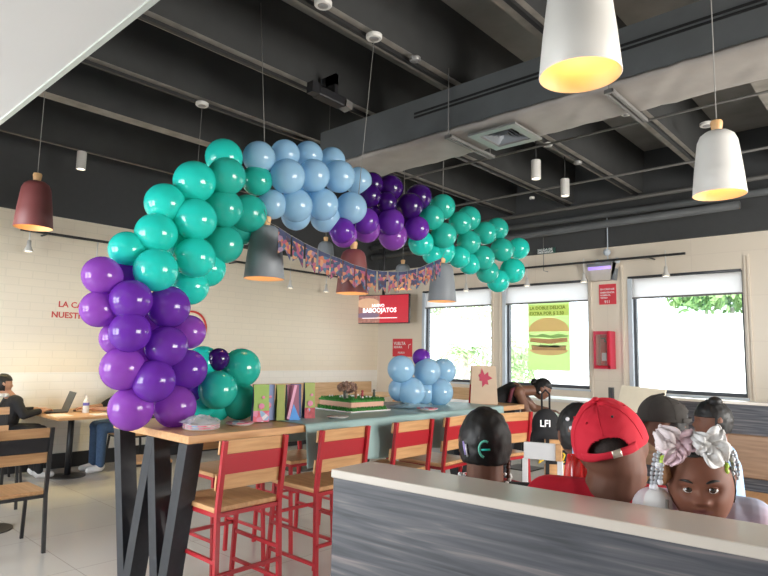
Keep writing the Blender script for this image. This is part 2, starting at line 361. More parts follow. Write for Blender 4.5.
palm(V((ony(507, 398, 16).x, 16, -.12)), 1.3, 'small palm at the left frame of the poster window')
tree(V((ony(482, 330, 21).x, 21, -.1)), 5.0, 1.7, 'leafy tree behind the palm in the first window', LEAF2)
tree(V((ony(432, 330, 24).x, 24, -.1)), 4.9, .8, 'slim tree at the left edge of the first window', LEAF2)
tree(V((ony(518, 360, 18).x, 18, -.1)), 2.3, .9, 'low bush left of the burger poster', LEAF, 'bush')
for k, (px_, lb) in enumerate(((688, 'leftmost treetop over the white boundary wall'), (706, 'middle treetop over the white boundary wall'), (732, 'rightmost treetop over the white boundary wall'))):
    p = ony(px_, 310, 18.5); tree(V((p.x, 18.5, -.1)), 3.95+.1*k, .55+.1*k, lb, PALML)
# ============================================================ CEILING SERVICES
t = thing('air_duct', 'large insulated rectangular air duct hung under the ceiling ribs', 'duct', (0, 0, 0))
DX0, DX1, DY0, DY1, DZ0, DZ1 = -4.62, 3.5, 4.02, 4.56, 3.42, 3.84
bm = B(); box(bm, (DX0, DY0, DZ0+.04), (DX1, DY1, DZ1), 0)
obj('duct_body', bm, 'duct', t)
def df(u, v):
    x = DX0+(DX1-DX0)*u; k = v*2-1; y = (DY0+DY1)/2+(DY1-DY0+.04)/2*k
    z = DZ0+.035*abs(k)**6-.012+.008*noise.noise(V((x*2.2, y*5, 1)))+.012*noise.noise(V((x*9+y*6, y*3, 5)))
    return V((x, y, z))
bm = B(); grid(bm, df, 160, 14)
bmesh.ops.extrude_face_region
obj('underside_wrap', bm, 'foil', t, smooth=True).modifiers.new('s', 'SOLIDIFY').thickness = -.03
for zz_ in (3.665, 3.70): obj('linear_slot', box(B(), (-3.34, DY0-.006, zz_), (-.6, DY0, zz_+.018)), 'slot', t)
for x in (-2.93, -1.55, .3):
    bm = B(); box(bm, (x-.03, DY0-.05, 3.375), (x-.01, DY1+.12, 3.40)); box(bm, (x+.01, DY0-.05, 3.375), (x+.03, DY1+.12, 3.40)); box(bm, (x-.03, DY0-.05, 3.37), (x+.03, DY0-.03, 3.40))
    tube(bm, [(x, DY0-.04, 3.38), (x, DY0-.04, 4.0)], .004, 6); tube(bm, [(x, DY1+.08, 3.38), (x, DY1+.08, 4.0)], .004, 6)
    obj('hanger_bracket', bm, 'trackgrey', t)
t = thing('ceiling_diffuser', 'square metal air diffuser set in the underside of the duct', 'air vent', (-2.55, 4.27, 3.40))
bm = B(); a_ = .225; b_ = .155
for p_, q_ in (((-a_, -a_, -.03), (a_, -b_, -.015)), ((-a_, b_, -.03), (a_, a_, -.015)), ((-a_, -b_, -.03), (-b_, b_, -.015)), ((b_, -b_, -.03), (a_, b_, -.015))): box(bm, p_, q_)
obj('frame', bm, 'metal', t)
for k in range(4):
    s = .142-.034*k; bm = B()
    for a in range(4):
        M_ = Matrix.Rotation(a*math.pi/2, 4, 'Z')
        vs = [bm.verts.new(M_ @ V(p)) for p in ((-s, -s, -.02), (s, -s, -.02), (s-.025, -s+.025, .01), (-s+.025, -s+.025, .01))]; bm.faces.new(vs)
    obj('louvre', bm, 'lampgrey', t)
obj('throat', box(B(), (-.15, -.15, .012), (.15, .15, .016)), 'slot', t)
# lighting tracks under ribs
def trackbar(x, y0, y1, z, label, along='y', c='track'):
    t = thing('lighting_track', label, 'track', (0, 0, 0)); bm = B()
    if along == 'y':
        box(bm, (x-.018, y0, z), (x+.018, y1, z+.03)); 
    else: box(bm, (y0, x-.018, z), (y1, x+.018, z+.03))
    obj('rail', bm, c, t)
    if x > 8: 
        for xx in (-7.5, -5.2, -2.9): obj('wall_bracket', box(B(), (xx, x, z+.005), (xx+.02, YW, z+.02)), c, t)
    if x < -8: 
        for yy in (2.6, 5.4, 8.2): obj('wall_bracket', box(B(), (XL, yy, z+.005), (x, yy+.02, z+.02)), c, t)
trackbar(-7.62, YB+.2, 8.9, 3.97, 'lighting track nearest the left wall, with one white cylinder spot')
trackbar(-5.2, YB+.2, 8.9, 3.955, 'lighting track over the first teal part of the arch')
trackbar(-4.15, YB+.2, 8.9, 3.955, 'lighting track with the black projector-like spot')
trackbar(-3.08, YB+.2, 8.9, 3.955, 'lighting track with three round sensors above the arch')
trackbar(-2.0, YB+.2, 8.9, 3.955, 'lighting track passing over the duct right of the big white pendant')
trackbar(-8.12, 2.3, 8.6, 2.945, 'thin black track along the left wall carrying small white spots')
trackbar(8.72, -8.0, -2.40, 2.975, 'thin black track along the window wall carrying small white spots', 'x')
# discs / roses under the ribs
def disc(loc, label, r=.062, m='lampwhite'):
    t = thing('ceiling_rose', label, 'ceiling fitting', loc)
    obj('plate', lathe(B(), [(.001, 0), (r*.9, 0), (r, .008), (r, .03), (r*.8, .036), (.001, .036)], 24), m, t, smooth='auto')
    obj('stem', lathe(B(), [(r*.4, .03), (r*.4, .05), (.001, .05)], 12), 'track', t)
    obj('inset', lathe(B(), [(.001, -.003), (r*.55, -.003), (r*.6, 0)], 20), 'metal', t)
for p, l in (((323, 6), 'white ceiling rose at the top edge, left of the wire for the burgundy pendant'), ((374, 39), 'white ceiling rose whose slanted wire drops to the burgundy pendant'), ((202, 106), 'pinkish white ceiling rose above the first teal balloons'), ((415, 61), 'small chrome ceiling rose just left of the duct')):
    q = onz(p[0], p[1], 3.92); disc(q, l, .062 if p[0] != 415 else .045, 'lampwhite' if p[0] != 415 else 'metal')
q = onz(707, 126, 3.98); disc(q, 'grey round ceiling rose above the right-hand white pendant', .07)
q = onz(548, 146, 3.92); disc(q, 'small white ceiling rose above the pair of cylinder spots', .05)
q = onz(578, 164, 3.92); disc(q, 'chrome ceiling rose right of the pair of cylinder spots', .05, 'metal')
q = onz(532, 199, 3.92); disc(q, 'small ceiling fitting low on the rib left of the cylinder spots', .04)
q = onz(626, 115, 3.90); disc(q, 'flat white fitting at the duct edge under the big white pendant', .045)
# cylinder spots
cyl0 = None
for p, l in ((onx(81.5, 160, -7.62), 'white cylinder spotlight on the track by the left wall'), (onz(536, 169, 3.72), 'left of the two white cylinder spots beyond the duct'), (onz(565, 187, 3.72), 'right of the two white cylinder spots beyond the duct')):
    if cyl0 is None:
        t = thing('cylinder_spotlight', l, 'spotlight', p-V((0, 0, .12))); cyl0 = t
        obj('housing', lathe(B(), [(.048, 0), (.055, 0), (.055, .22), (.05, .225), (.001, .225)], 24), 'lampwhite', t, smooth='auto')
        obj('lens', lathe(B(), [(.001, .012), (.05, .012)], 20), 'lens', t)
        obj('bracket', tube(B(), [(0, 0, .22), (0, 0, 3.99-p.z+.12)], .007, 6), 'track', t)
    else:
        t = dup(cyl0, p-V((0, 0, .12)), 0, l)
        for c in t.children:
            if c.name.startswith('bracket'):
                c.data = c.data.copy()
                for v in c.data.vertices:
                    if v.co.z > .23: v.co.z = 4.63-p.z+.12
# black adjustable spot
q = onz(334, 98, 3.84)
t = thing('track_spotlight', 'black track spotlight beside the upper left of the duct', 'spotlight', q)
bm = B(); beam(bm, (-.02, -.20, .0), (.0, .10, -.02), .11, .09, bev=.015); obj('housing', bm, 'black', t)
bm = B(); beam(bm, (0, .11, -.02), (.0, .19, -.03), .10, .07); obj('barn_door', bm, 'trackgrey', t)
bm = B(); box(bm, (-.05, -.28, -.04), (.03, -.20, .06)); box(bm, (-.1, -.02, .03), (.03, .02, .22)); box(bm, (-.16, -.02, .12), (.03, .02, .22)); obj('bracket', bm, 'black', t)
# pipes
def pipe(pts, r, label, m='trackgrey'):
    tag(obj('ceiling_pipe', tube(B(), pts, r, 10), m), label, 'pipe')
pipe([(-5.0, 5.84, 3.85), (XR, 5.84, 3.85)], .012, 'thin conduit crossing the ribs just beyond the duct')
pipe([(-8.0, 7.45, 3.85), (XR, 7.42, 3.86)], .015, 'thin pipe crossing the ribs midway to the window wall')
pipe([(-8.2, 8.6, 3.83), (XR, 8.6, 3.86)], .028, 'uppermost grey pipe along the window wall')
pipe([(-8.2, 8.6, 3.66), (XR, 8.6, 3.66)], .05, 'thick dark pipe along the window wall, under the uppermost one', 'duct')
pipe([(-8.2, 8.62, 3.47), (-1.7, 8.62, 3.54)], .055, 'lowest thick dark pipe on the window wall, ending behind the white pendant', 'duct')
for i, (px_, py) in enumerate(((568, 205), (634, 205), (690, 165))):
    pass
# small hanging spots on the wall tracks
hs = None
wl = [(onx(28.5, 250, -8.12), 'leftmost small white track spot on the left wall, beside the burgundy pendant'), (onx(96, 268, -8.12), 'small white track spot behind the left purple balloons'), (onx(290, 287, -8.12), 'small white track spot on the left wall, left of the burgundy pendant'), (onx(326, 291, -8.12), 'small white track spot just left of the burgundy table pendant'),
      (ony(466, 290, 8.72), 'small white track spot above the first window from the corner'), (ony(527, 285, 8.72), 'small white track spot at the left of the poster window'), (ony(584, 281, 8.72), 'small white track spot left of the emergency light'), (ony(666, 275, 8.72), 'small white track spot above the right-hand window')]
for p, l in wl:
    if hs is None:
        t = hs = thing('hanging_spot', l, 'spotlight', p)
        obj('stem', tube(B(), [(0, 0, .06), (0, 0, .345)], .008, 8), 'lampwhite', t)
        obj('head', lathe(B(), [(.001, .12), (.022, .12), (.026, .05), (.05, .0), (.052, -.02), (.045, -.02)], 20), 'lampwhite', t, smooth=True)
        obj('lens', lathe(B(), [(.001, -.015), (.044, -.015)], 16), 'lens', t)
    else: dup(hs, p, 0, l)
for i, (y, e) in enumerate(((2.35, 70), (3.7, 12), (6.3, 22), (7.2, 22), (8.2, 14))):
    light('track_spot_beam', 'SPOT', (-7.98, y, 2.72), e, (1, .82, .40), .04, rot=(0, R(-14), 0), spot_size=R(75), spot_blend=.9)
light('track_spot_beam', 'SPOT', (-7.0, 3.3, 3.6), 160, (1, .78, .36), .06, rot=(R(-8), R(12), 0), spot_size=R(50), spot_blend=.7)
# ============================================================ PENDANTS
def pendant(loc, shade, label, ztop=4.63, top=None, s=1.0, warm=1.1):
    t = thing('pendant_lamp', label, 'pendant lamp', loc)
    prof = [(.140, 0), (.142, .002), (.128, .15), (.114, .27), (.107, .32), (.092, .355), (.066, .376), (.02, .385), (.001, .385)]
    inn = [(.001, .37), (.06, .365), (.086, .34), (.104, .29), (.123, .15), (.137, .002), (.140, 0)]
    obj('shade', lathe(B(), [(r*s, z*s) for r, z in prof], 40), shade, t, smooth=True)
    obj('reflector', lathe(B(), [(r*s, z*s) for r, z in inn], 40), 'lampin', t, smooth=True)
    obj('knob', lathe(B(), [(.02*s, .382*s), (.028*s, .395*s), (.034*s, .435*s), (.03*s, .448*s), (.001, .45*s)], 20), 'knob', t, smooth='auto')
    b = ball(B(), (0, 0, .24*s), .028, seg=14); obj('bulb', b, 'bulb', t)
    e = top-V(loc) if top is not None else V((0, 0, ztop-loc[2]))
    obj('cable', tube(B(), [(0, 0, .44*s), e], .0028, 6), 'cable', t)
    light('pendant_glow', 'POINT', V(loc)+V((0, 0, .12*s)), warm, (1, .58, .25), .03)
pendant(onx(264, 279, -3.45), 'lampgrey', 'large dark grey pendant hanging over the left part of the party table', top=onz(260.5, -6, 4.6))
pendant(onx(352.5, 293.5, -3.45), 'lampred', 'burgundy pendant over the middle of the party table, behind the bunting', top=onz(374, 41, 3.92), s=.95)
pendant(onx(442, 301.5, -3.45), 'lampgrey', 'grey pendant at the right end of the bunting, over the far table end', s=.97)
pendant(dep(33, 228, 4.45), 'lampred', 'burgundy pendant at the left edge, against the left wall', s=.93)
pendant(dep(580, 76, 2.08), 'lampwhite', 'large white pendant at the top edge of the picture', s=.98, warm=1.5)
pendant(dep(719.5, 195, 3.1), 'lampwhite', 'white pendant at the right, above the right-hand window', s=.89, warm=1.5)
pendant(onz(325, 268, 2.5), 'lampgrey', 'small far grey pendant left of the burgundy one, half hidden by bunting', s=.8, warm=1.2)
pendant(onz(402.5, 289, 2.35), 'lampgrey', 'small far grey pendant between the burgundy and the right grey one, above the bunting', s=.82, warm=1.2)
pendant(V((-5.3, 3.0, 2.62)), 'lampgrey', 'pendant behind the teal balloons of which only the wire shows', top=onz(202, 108, 3.92), s=.5, warm=.4)
# ============================================================ PARTY TABLE
TX0, TX1, TY0, TY1, TZ = -3.93, -3.0, 1.74, 5.38, 1.07
t = thing('party_table', 'long oak bar table with black W-shaped end leg, carrying the balloons and cake', 'table', ((TX0+TX1)/2, TY0, 0))
def L(p): return V(p)-V(((TX0+TX1)/2, TY0, 0))
bm = B(); box(bm, L((TX0, TY0, TZ-.045)), L((TX1, TY1, TZ)), bev=.004); obj('tabletop', bm, 'wood', t)
for y0 in (TY0+.01, TY1-.14):
    pts = [(-3.90, 1.02), (-3.68, .0), (-3.45, 1.02), (-3.27, .0), (-3.07, 1.02)]
    for (xa, za), (xb, zb) in zip(pts, pts[1:]):
        bm = B(); w_ = .044
        vs = []
        for y in (y0, y0+.10):
            for x, z in ((xa-w_, za), (xa+w_, za), (xb+w_, zb), (xb-w_, zb)): vs.append(bm.verts.new(L((x, y+(.001 if za > zb else 0), z))))
        for q in ((0, 1, 2, 3), (7, 6, 5, 4), (0, 4, 5, 1), (1, 5, 6, 2), (2, 6, 7, 3), (3, 7, 4, 0)): bm.faces.new([vs[i] for i in q])
        obj('leg', bm, 'legblack', t)
bm = B(); box(bm, L((TX0+.10, TY0+.45, .95)), L((TX1-.10, TY0+.55, TZ-.045))); obj('apron', bm, 'black', t)
bm = B(); box(bm, L((-3.5, TY0+.11, .96)), L((-3.40, TY1-.16, TZ-.046))); obj('centre_beam', bm, 'legblack', t)
# tablecloth
CY0, CY1 = 2.555, 4.96
def cf(u, v):
    y = CY0+(CY1-CY0)*v+.012*math.sin(v*9); s = u
    tot = .27+.01+.945+.27; d = s*tot
    wv = .010*math.sin(v*46)+.008*math.sin(v*23+1)
    if d < .27: k = (.27-d)/.27; return V((TX1+.012+.018*k+wv*k*1.5, y+.015*k*math.sin(v*6), TZ+.004-.27*k+.012*math.sin(v*17)*k))
    d -= .27
    if d < .01: return V((TX1+.008-d*.8, y, TZ+.006))
    d -= .01
    if d < .945: return V((TX1-d*.985, y, TZ+.006+.0022*noise.noise(V((d*7, y*5, 0)))))
    d -= .945; return V((TX0-.01-.01*d+wv*d*3, y, TZ+.004-d))
bm = B(); grid(bm, cf, 90, 150)
o = obj('tablecloth', bm, 'cloth', None, smooth=True); o.modifiers.new('s', 'SOLIDIFY').thickness = .001
tag(o, 'sage green plastic tablecloth draped over the far part of the party table', 'tablecloth')
# stools and chairs
def make_seat(name, label, cat, sh, bh, metal, panel, rests, wd=.44, dp=.42):
    t = thing(name, label, cat); hw = wd/2; hd = dp/2
    bm = B(); box(bm, (-hd, -hw, sh-.028), (hd+.005, hw, sh), bev=.006); obj('seat', bm, 'woodx', t)
    for s in (-1, 1):
        b = bm = B(); y = s*(hw-.016)
        beam(bm, (hd+.012, y, sh-.03), (hd+.055, y, bh), .024, .026, up=(0, 1, 0)); beam(bm, (hd+.045, y*1.03, 0), (hd+.012, y, sh-.02), .024, .026, up=(0, 1, 0))
        obj('back_leg', bm, metal, t)
        bm = B(); beam(bm, (-hd-.03, y*1.03, 0), (-hd+.02, y, sh-.03), .022, .024, up=(0, 1, 0)); obj('front_leg', bm, metal, t)
    bm = B()
    for s in (-1, 1): y = s*(hw-.02); beam(bm, (-hd+.01, y, sh-.04), (hd+.01, y, sh-.04), .02, .022)
    for x in (-hd+.015, hd+.008): beam(bm, (x, -hw+.02, sh-.04), (x, hw-.02, sh-.04), .02, .022)
    obj('seat_frame', bm, metal, t)
    for z in rests:
        k = z/sh
        for s in (-1, 1):
            y = s*(hw-.016)*1.015; bm = B(); beam(bm, (-hd-.03+.05*k, y, z), (hd+.045-.03*k, y, z), .016, .02); obj('stretcher', bm, metal, t)
    for (x, z) in ((-hd-.03+.05*.3, rests[0]+.05 if rests else .2), (hd+.04, rests[0]-.06 if rests else .2)):
        if rests: bm = B(); beam(bm, (x, -hw+.01, z), (x, hw-.01, z), .016, .02); obj('footrest', bm, metal, t)
    # back board with a painted middle band, leaning with the posts
    def bp(z): return hd+.012+.043*(z-sh+.03)/(bh-sh+.03)
    H0 = bh-.265 if bh-sh > .29 else sh+.06
    a, c = H0, bh-.002; z1 = a+(c-a)*.31; z2 = a+(c-a)*.72
    for nm, za, zb, mm, off in (('lower_slat', a, z1, 'wood', 0), ('back_panel', z1, z2, panel, .006), ('upper_slat', z2, c, 'wood', 0)):
        bm = B(); yy = hw+.004 if nm != 'back_panel' else hw-.028
        beam(bm, (bp(za)-.022+off, 0, za), (bp(zb)-.022+off, 0, zb), 2*yy, .016, up=(1, 0, 0), bev=.003); obj(nm, bm, mm, t)
    return t
st = make_seat('bar_stool', 'red metal bar stool with oak seat, nearest the black table leg', 'stool', .70, 1.055, 'red', 'red', (.42, .25))
SX = -3.08
st.location = (SX, 2.055, 0)
for (x, y, rz, lb) in ((SX, 2.75, 0, 'red bar stool pushed in at the left hem of the tablecloth'), (SX, 3.45, 0, 'red bar stool below the cake, between two others'),
    (SX, 4.03, R(3), 'red bar stool just left of the child with a green hair clip'), (-2.95, 4.72, R(-12), 'red bar stool right of the child with green hair clip, near table end'),
    (-3.88, 2.55, R(180), 'red bar stool across the table, legs seen behind the nearest stool'), (-3.90, 3.25, R(178), 'red bar stool across the table, opposite the cloth hem'), (-3.90, 3.95, R(180), 'red bar stool across the table, opposite the cake')):
    dup(st, (x, y, 0), rz, lb, None)
ch = make_seat('dining_chair', 'black metal chair with oak seat and back at the left edge, back toward the camera', 'chair', .45, .925, 'black', 'black', (), wd=.44, dp=.42)
ch.location = (-5.27, 1.55, 0)
CH = [(-6.75, 1.80, R(180), 'black and oak chair at the left edge, across the small table from the front chair'), (-7.95, 2.18, R(-90), 'black and oak chair the laptop user sits on'),
      (-7.86, 3.72, R(90), 'black and oak chair of the person hidden behind the purple balloons'), (-5.92, 2.98, R(160), 'black and oak chair beside the black table leg, half behind purple balloons'),
      (-6.35, 4.6, R(90), 'black and oak chair seen under the party table between the stools'), (-5.4, 5.9, R(60), 'black and oak chair beyond the table, behind the cake')]
for x, y, rz, lb in CH: dup(ch, (x, y, 0), rz, lb)
def cafe_table(x, y, sx, sy, z, label, top='wood', bev=.004):
    t = thing('cafe_table', label, 'table', (x, y, 0))
    obj('tabletop', box(B(), (-sx/2, -sy/2, z-.03), (sx/2, sy/2, z), bev=bev), top, t)
    obj('pedestal', tube(B(), [(0, 0, .02), (0, 0, z-.03)], .035, 14), 'black', t)
    obj('base', lathe(B(), [(.001, 0), (.20, 0), (.20, .008), (.05, .02), (.001, .022)], 30), 'black', t, smooth='auto')
    obj('top_bracket', box(B(), (-.15, -.15, z-.045), (.15, .15, z-.031)), 'black', t); return t
cafe_table(-7.78, 2.93, 1.10, .68, .75, 'small oak cafe table with the laptop by the left wall')
cafe_table(-5.95, 1.62, .60, .66, .745, 'oak cafe table behind the front chair at the left edge')
cafe_table(-6.3, 5.3, .70, .70, .75, 'oak cafe table beyond the party table, seen between the stools')
# wall bench on the left wall in the corner
t = thing('wall_bench', 'long pale oak bench against the left wall in the corner below the screen', 'bench', (XL+.02, 7.6, 0))
obj('backrest', box(B(), (0, -1.65, .45), (.07, 1.15, 1.0), bev=.01), 'paleoak', t)
obj('seat', box(B(), (.07, -1.65, .40), (.50, 1.15, .45), bev=.01), 'paleoak', t)
obj('plinth', box(B(), (.0, -1.6, 0), (.42, 1.1, .40)), 'black', t)
t = thing('wall_bench', 'pale oak bench end under the first window, behind the blue balloons', 'bench', (-7.0, YW-.03, 0))
obj('backrest', box(B(), (-.65, -.07, .45), (1.2, 0, .98), bev=.01), 'paleoak', t); obj('seat', box(B(), (-.65, -.5, .40), (1.2, -.07, .45), bev=.01), 'paleoak', t); obj('plinth', box(B(), (-.6, -.42, 0), (1.15, 0, .40)), 'black', t)
cafe_table(-7.2, 7.9, .7, .7, .85, 'pale table in the corner, just left of the blue balloons', 'paleoak')
# laptop, bottle, papers, phone
t = thing('laptop', 'dark open laptop on the cafe table by the left wall', 'laptop', (-8.0, 2.80, .75), R(-8))
obj('keyboard_deck', box(B(), (-.17, -.12, 0), (.17, .12, .016), bev=.004), 'black', t)
bm = B(); beam(bm, (0, .12, .012), (0, .20, .24), .34, .008, up=(0, 1, 0), bev=.003); obj('lid', bm, mat('dark_grey_lid', (.06, .07, .075), .4), t)
t = thing('spray_bottle', 'white plastic bottle with a violet label behind the laptop', 'bottle', (-7.68, 3.05, .75))
obj('body', lathe(B(), [(.001, 0), (.034, 0), (.036, .01), (.036, .13), (.018, .17), (.001, .17)], 20), 'whitecloth', t, smooth='auto')
obj('label_band', lathe(B(), [(.0365, .09), (.0365, .125)], 20), mat('violet_label', (.12, .10, .42), .5), t)
obj('cap', lathe(B(), [(.016, .165), (.016, .21), (.001, .21)], 14), 'whitecloth', t, smooth='auto')
tag(obj('sheet_of_paper', box(B(), (-7.72, 2.62, .75), (-7.42, 2.82, .752)), 'whitecloth'), 'white paper on the near edge of the laptop table', 'paper')
tag(obj('sheet_of_paper', box(B(), (-7.5, 3.02, .75), (-7.3, 3.2, .758)), 'whitecloth'), 'folded paper at the right end of the laptop table', 'paper')
# ============================================================ BALLOONS
BM = dict(teal=balloon_mat('teal_balloon', (.03, .74, .64), .0, .35), blue=balloon_mat('sky_blue_balloon', (.45, .72, .92), .0, .42), purple=balloon_mat('purple_balloon', (.23, .05, .52), .16, .4), violet=balloon_mat('violet_balloon', (.38, .10, .58), .18, .4), dark=balloon_mat('dark_purple_balloon', (.055, .008, .17), .14, .3), teal2=balloon_mat('sea_green_balloon', (.035, .58, .48), .0, .35))
for k, m_ in BM.items(): MT['b_'+k] = m_
def balloon_mesh(key):
    bm = B(); pr = []
    for i in range(21):
        a = math.pi*i/20; r = math.sin(a); z = -math.cos(a)
        if z < 0: r *= 1-.13*(-z)**2; z = z*(1.10)
        pr.append((max(r, .001), z))
    pr[0] = (.05, -1.10)
    lathe(bm, [(.03, -1.12)]+pr[1:], 28)
    lathe(bm, [(.06, -1.20), (.05, -1.17), (.03, -1.13), (.035, -1.10)], 12)
    me = bpy.data.meshes.new(key+'_balloon'); bmesh.ops.recalc_face_normals(bm, faces=bm.faces); bm.to_mesh(me); bm.free(); me.materials.append(BM[key])
    for p in me.polygons: p.use_smooth = True
    return me
BME = {k: balloon_mesh(k) for k in BM}
def balloon(x, y, r, key, off, label, group, plane=None, pos=None, knot=None):
    if pos is None:
        p0 = onx(x, y, plane if plane is not None else -3.45); wd = (p0-CAM).dot(FW)+off; p = dep(x, y, wd)
    else: p = V(pos); wd = (p-CAM).dot(FW)
    o = bpy.data.objects.new('balloon', BME[key]); C.objects.link(o); o.location = p; rr = r*1.045*wd/F; o.scale = (rr*.985, rr*.985, rr*.985)
    kd = (V(knot)-p).normalized() if knot is not None else (FW*.8+V((random.uniform(-.5, .5), random.uniform(-.5, .5), random.uniform(-.4, .4)))).normalized()
    o.rotation_mode = 'QUATERNION'; o.rotation_quaternion = kd.to_track_quat('-Z', 'Y')
    tag(o, label, 'balloon', group); return o
AG = 'balloons of the arch'
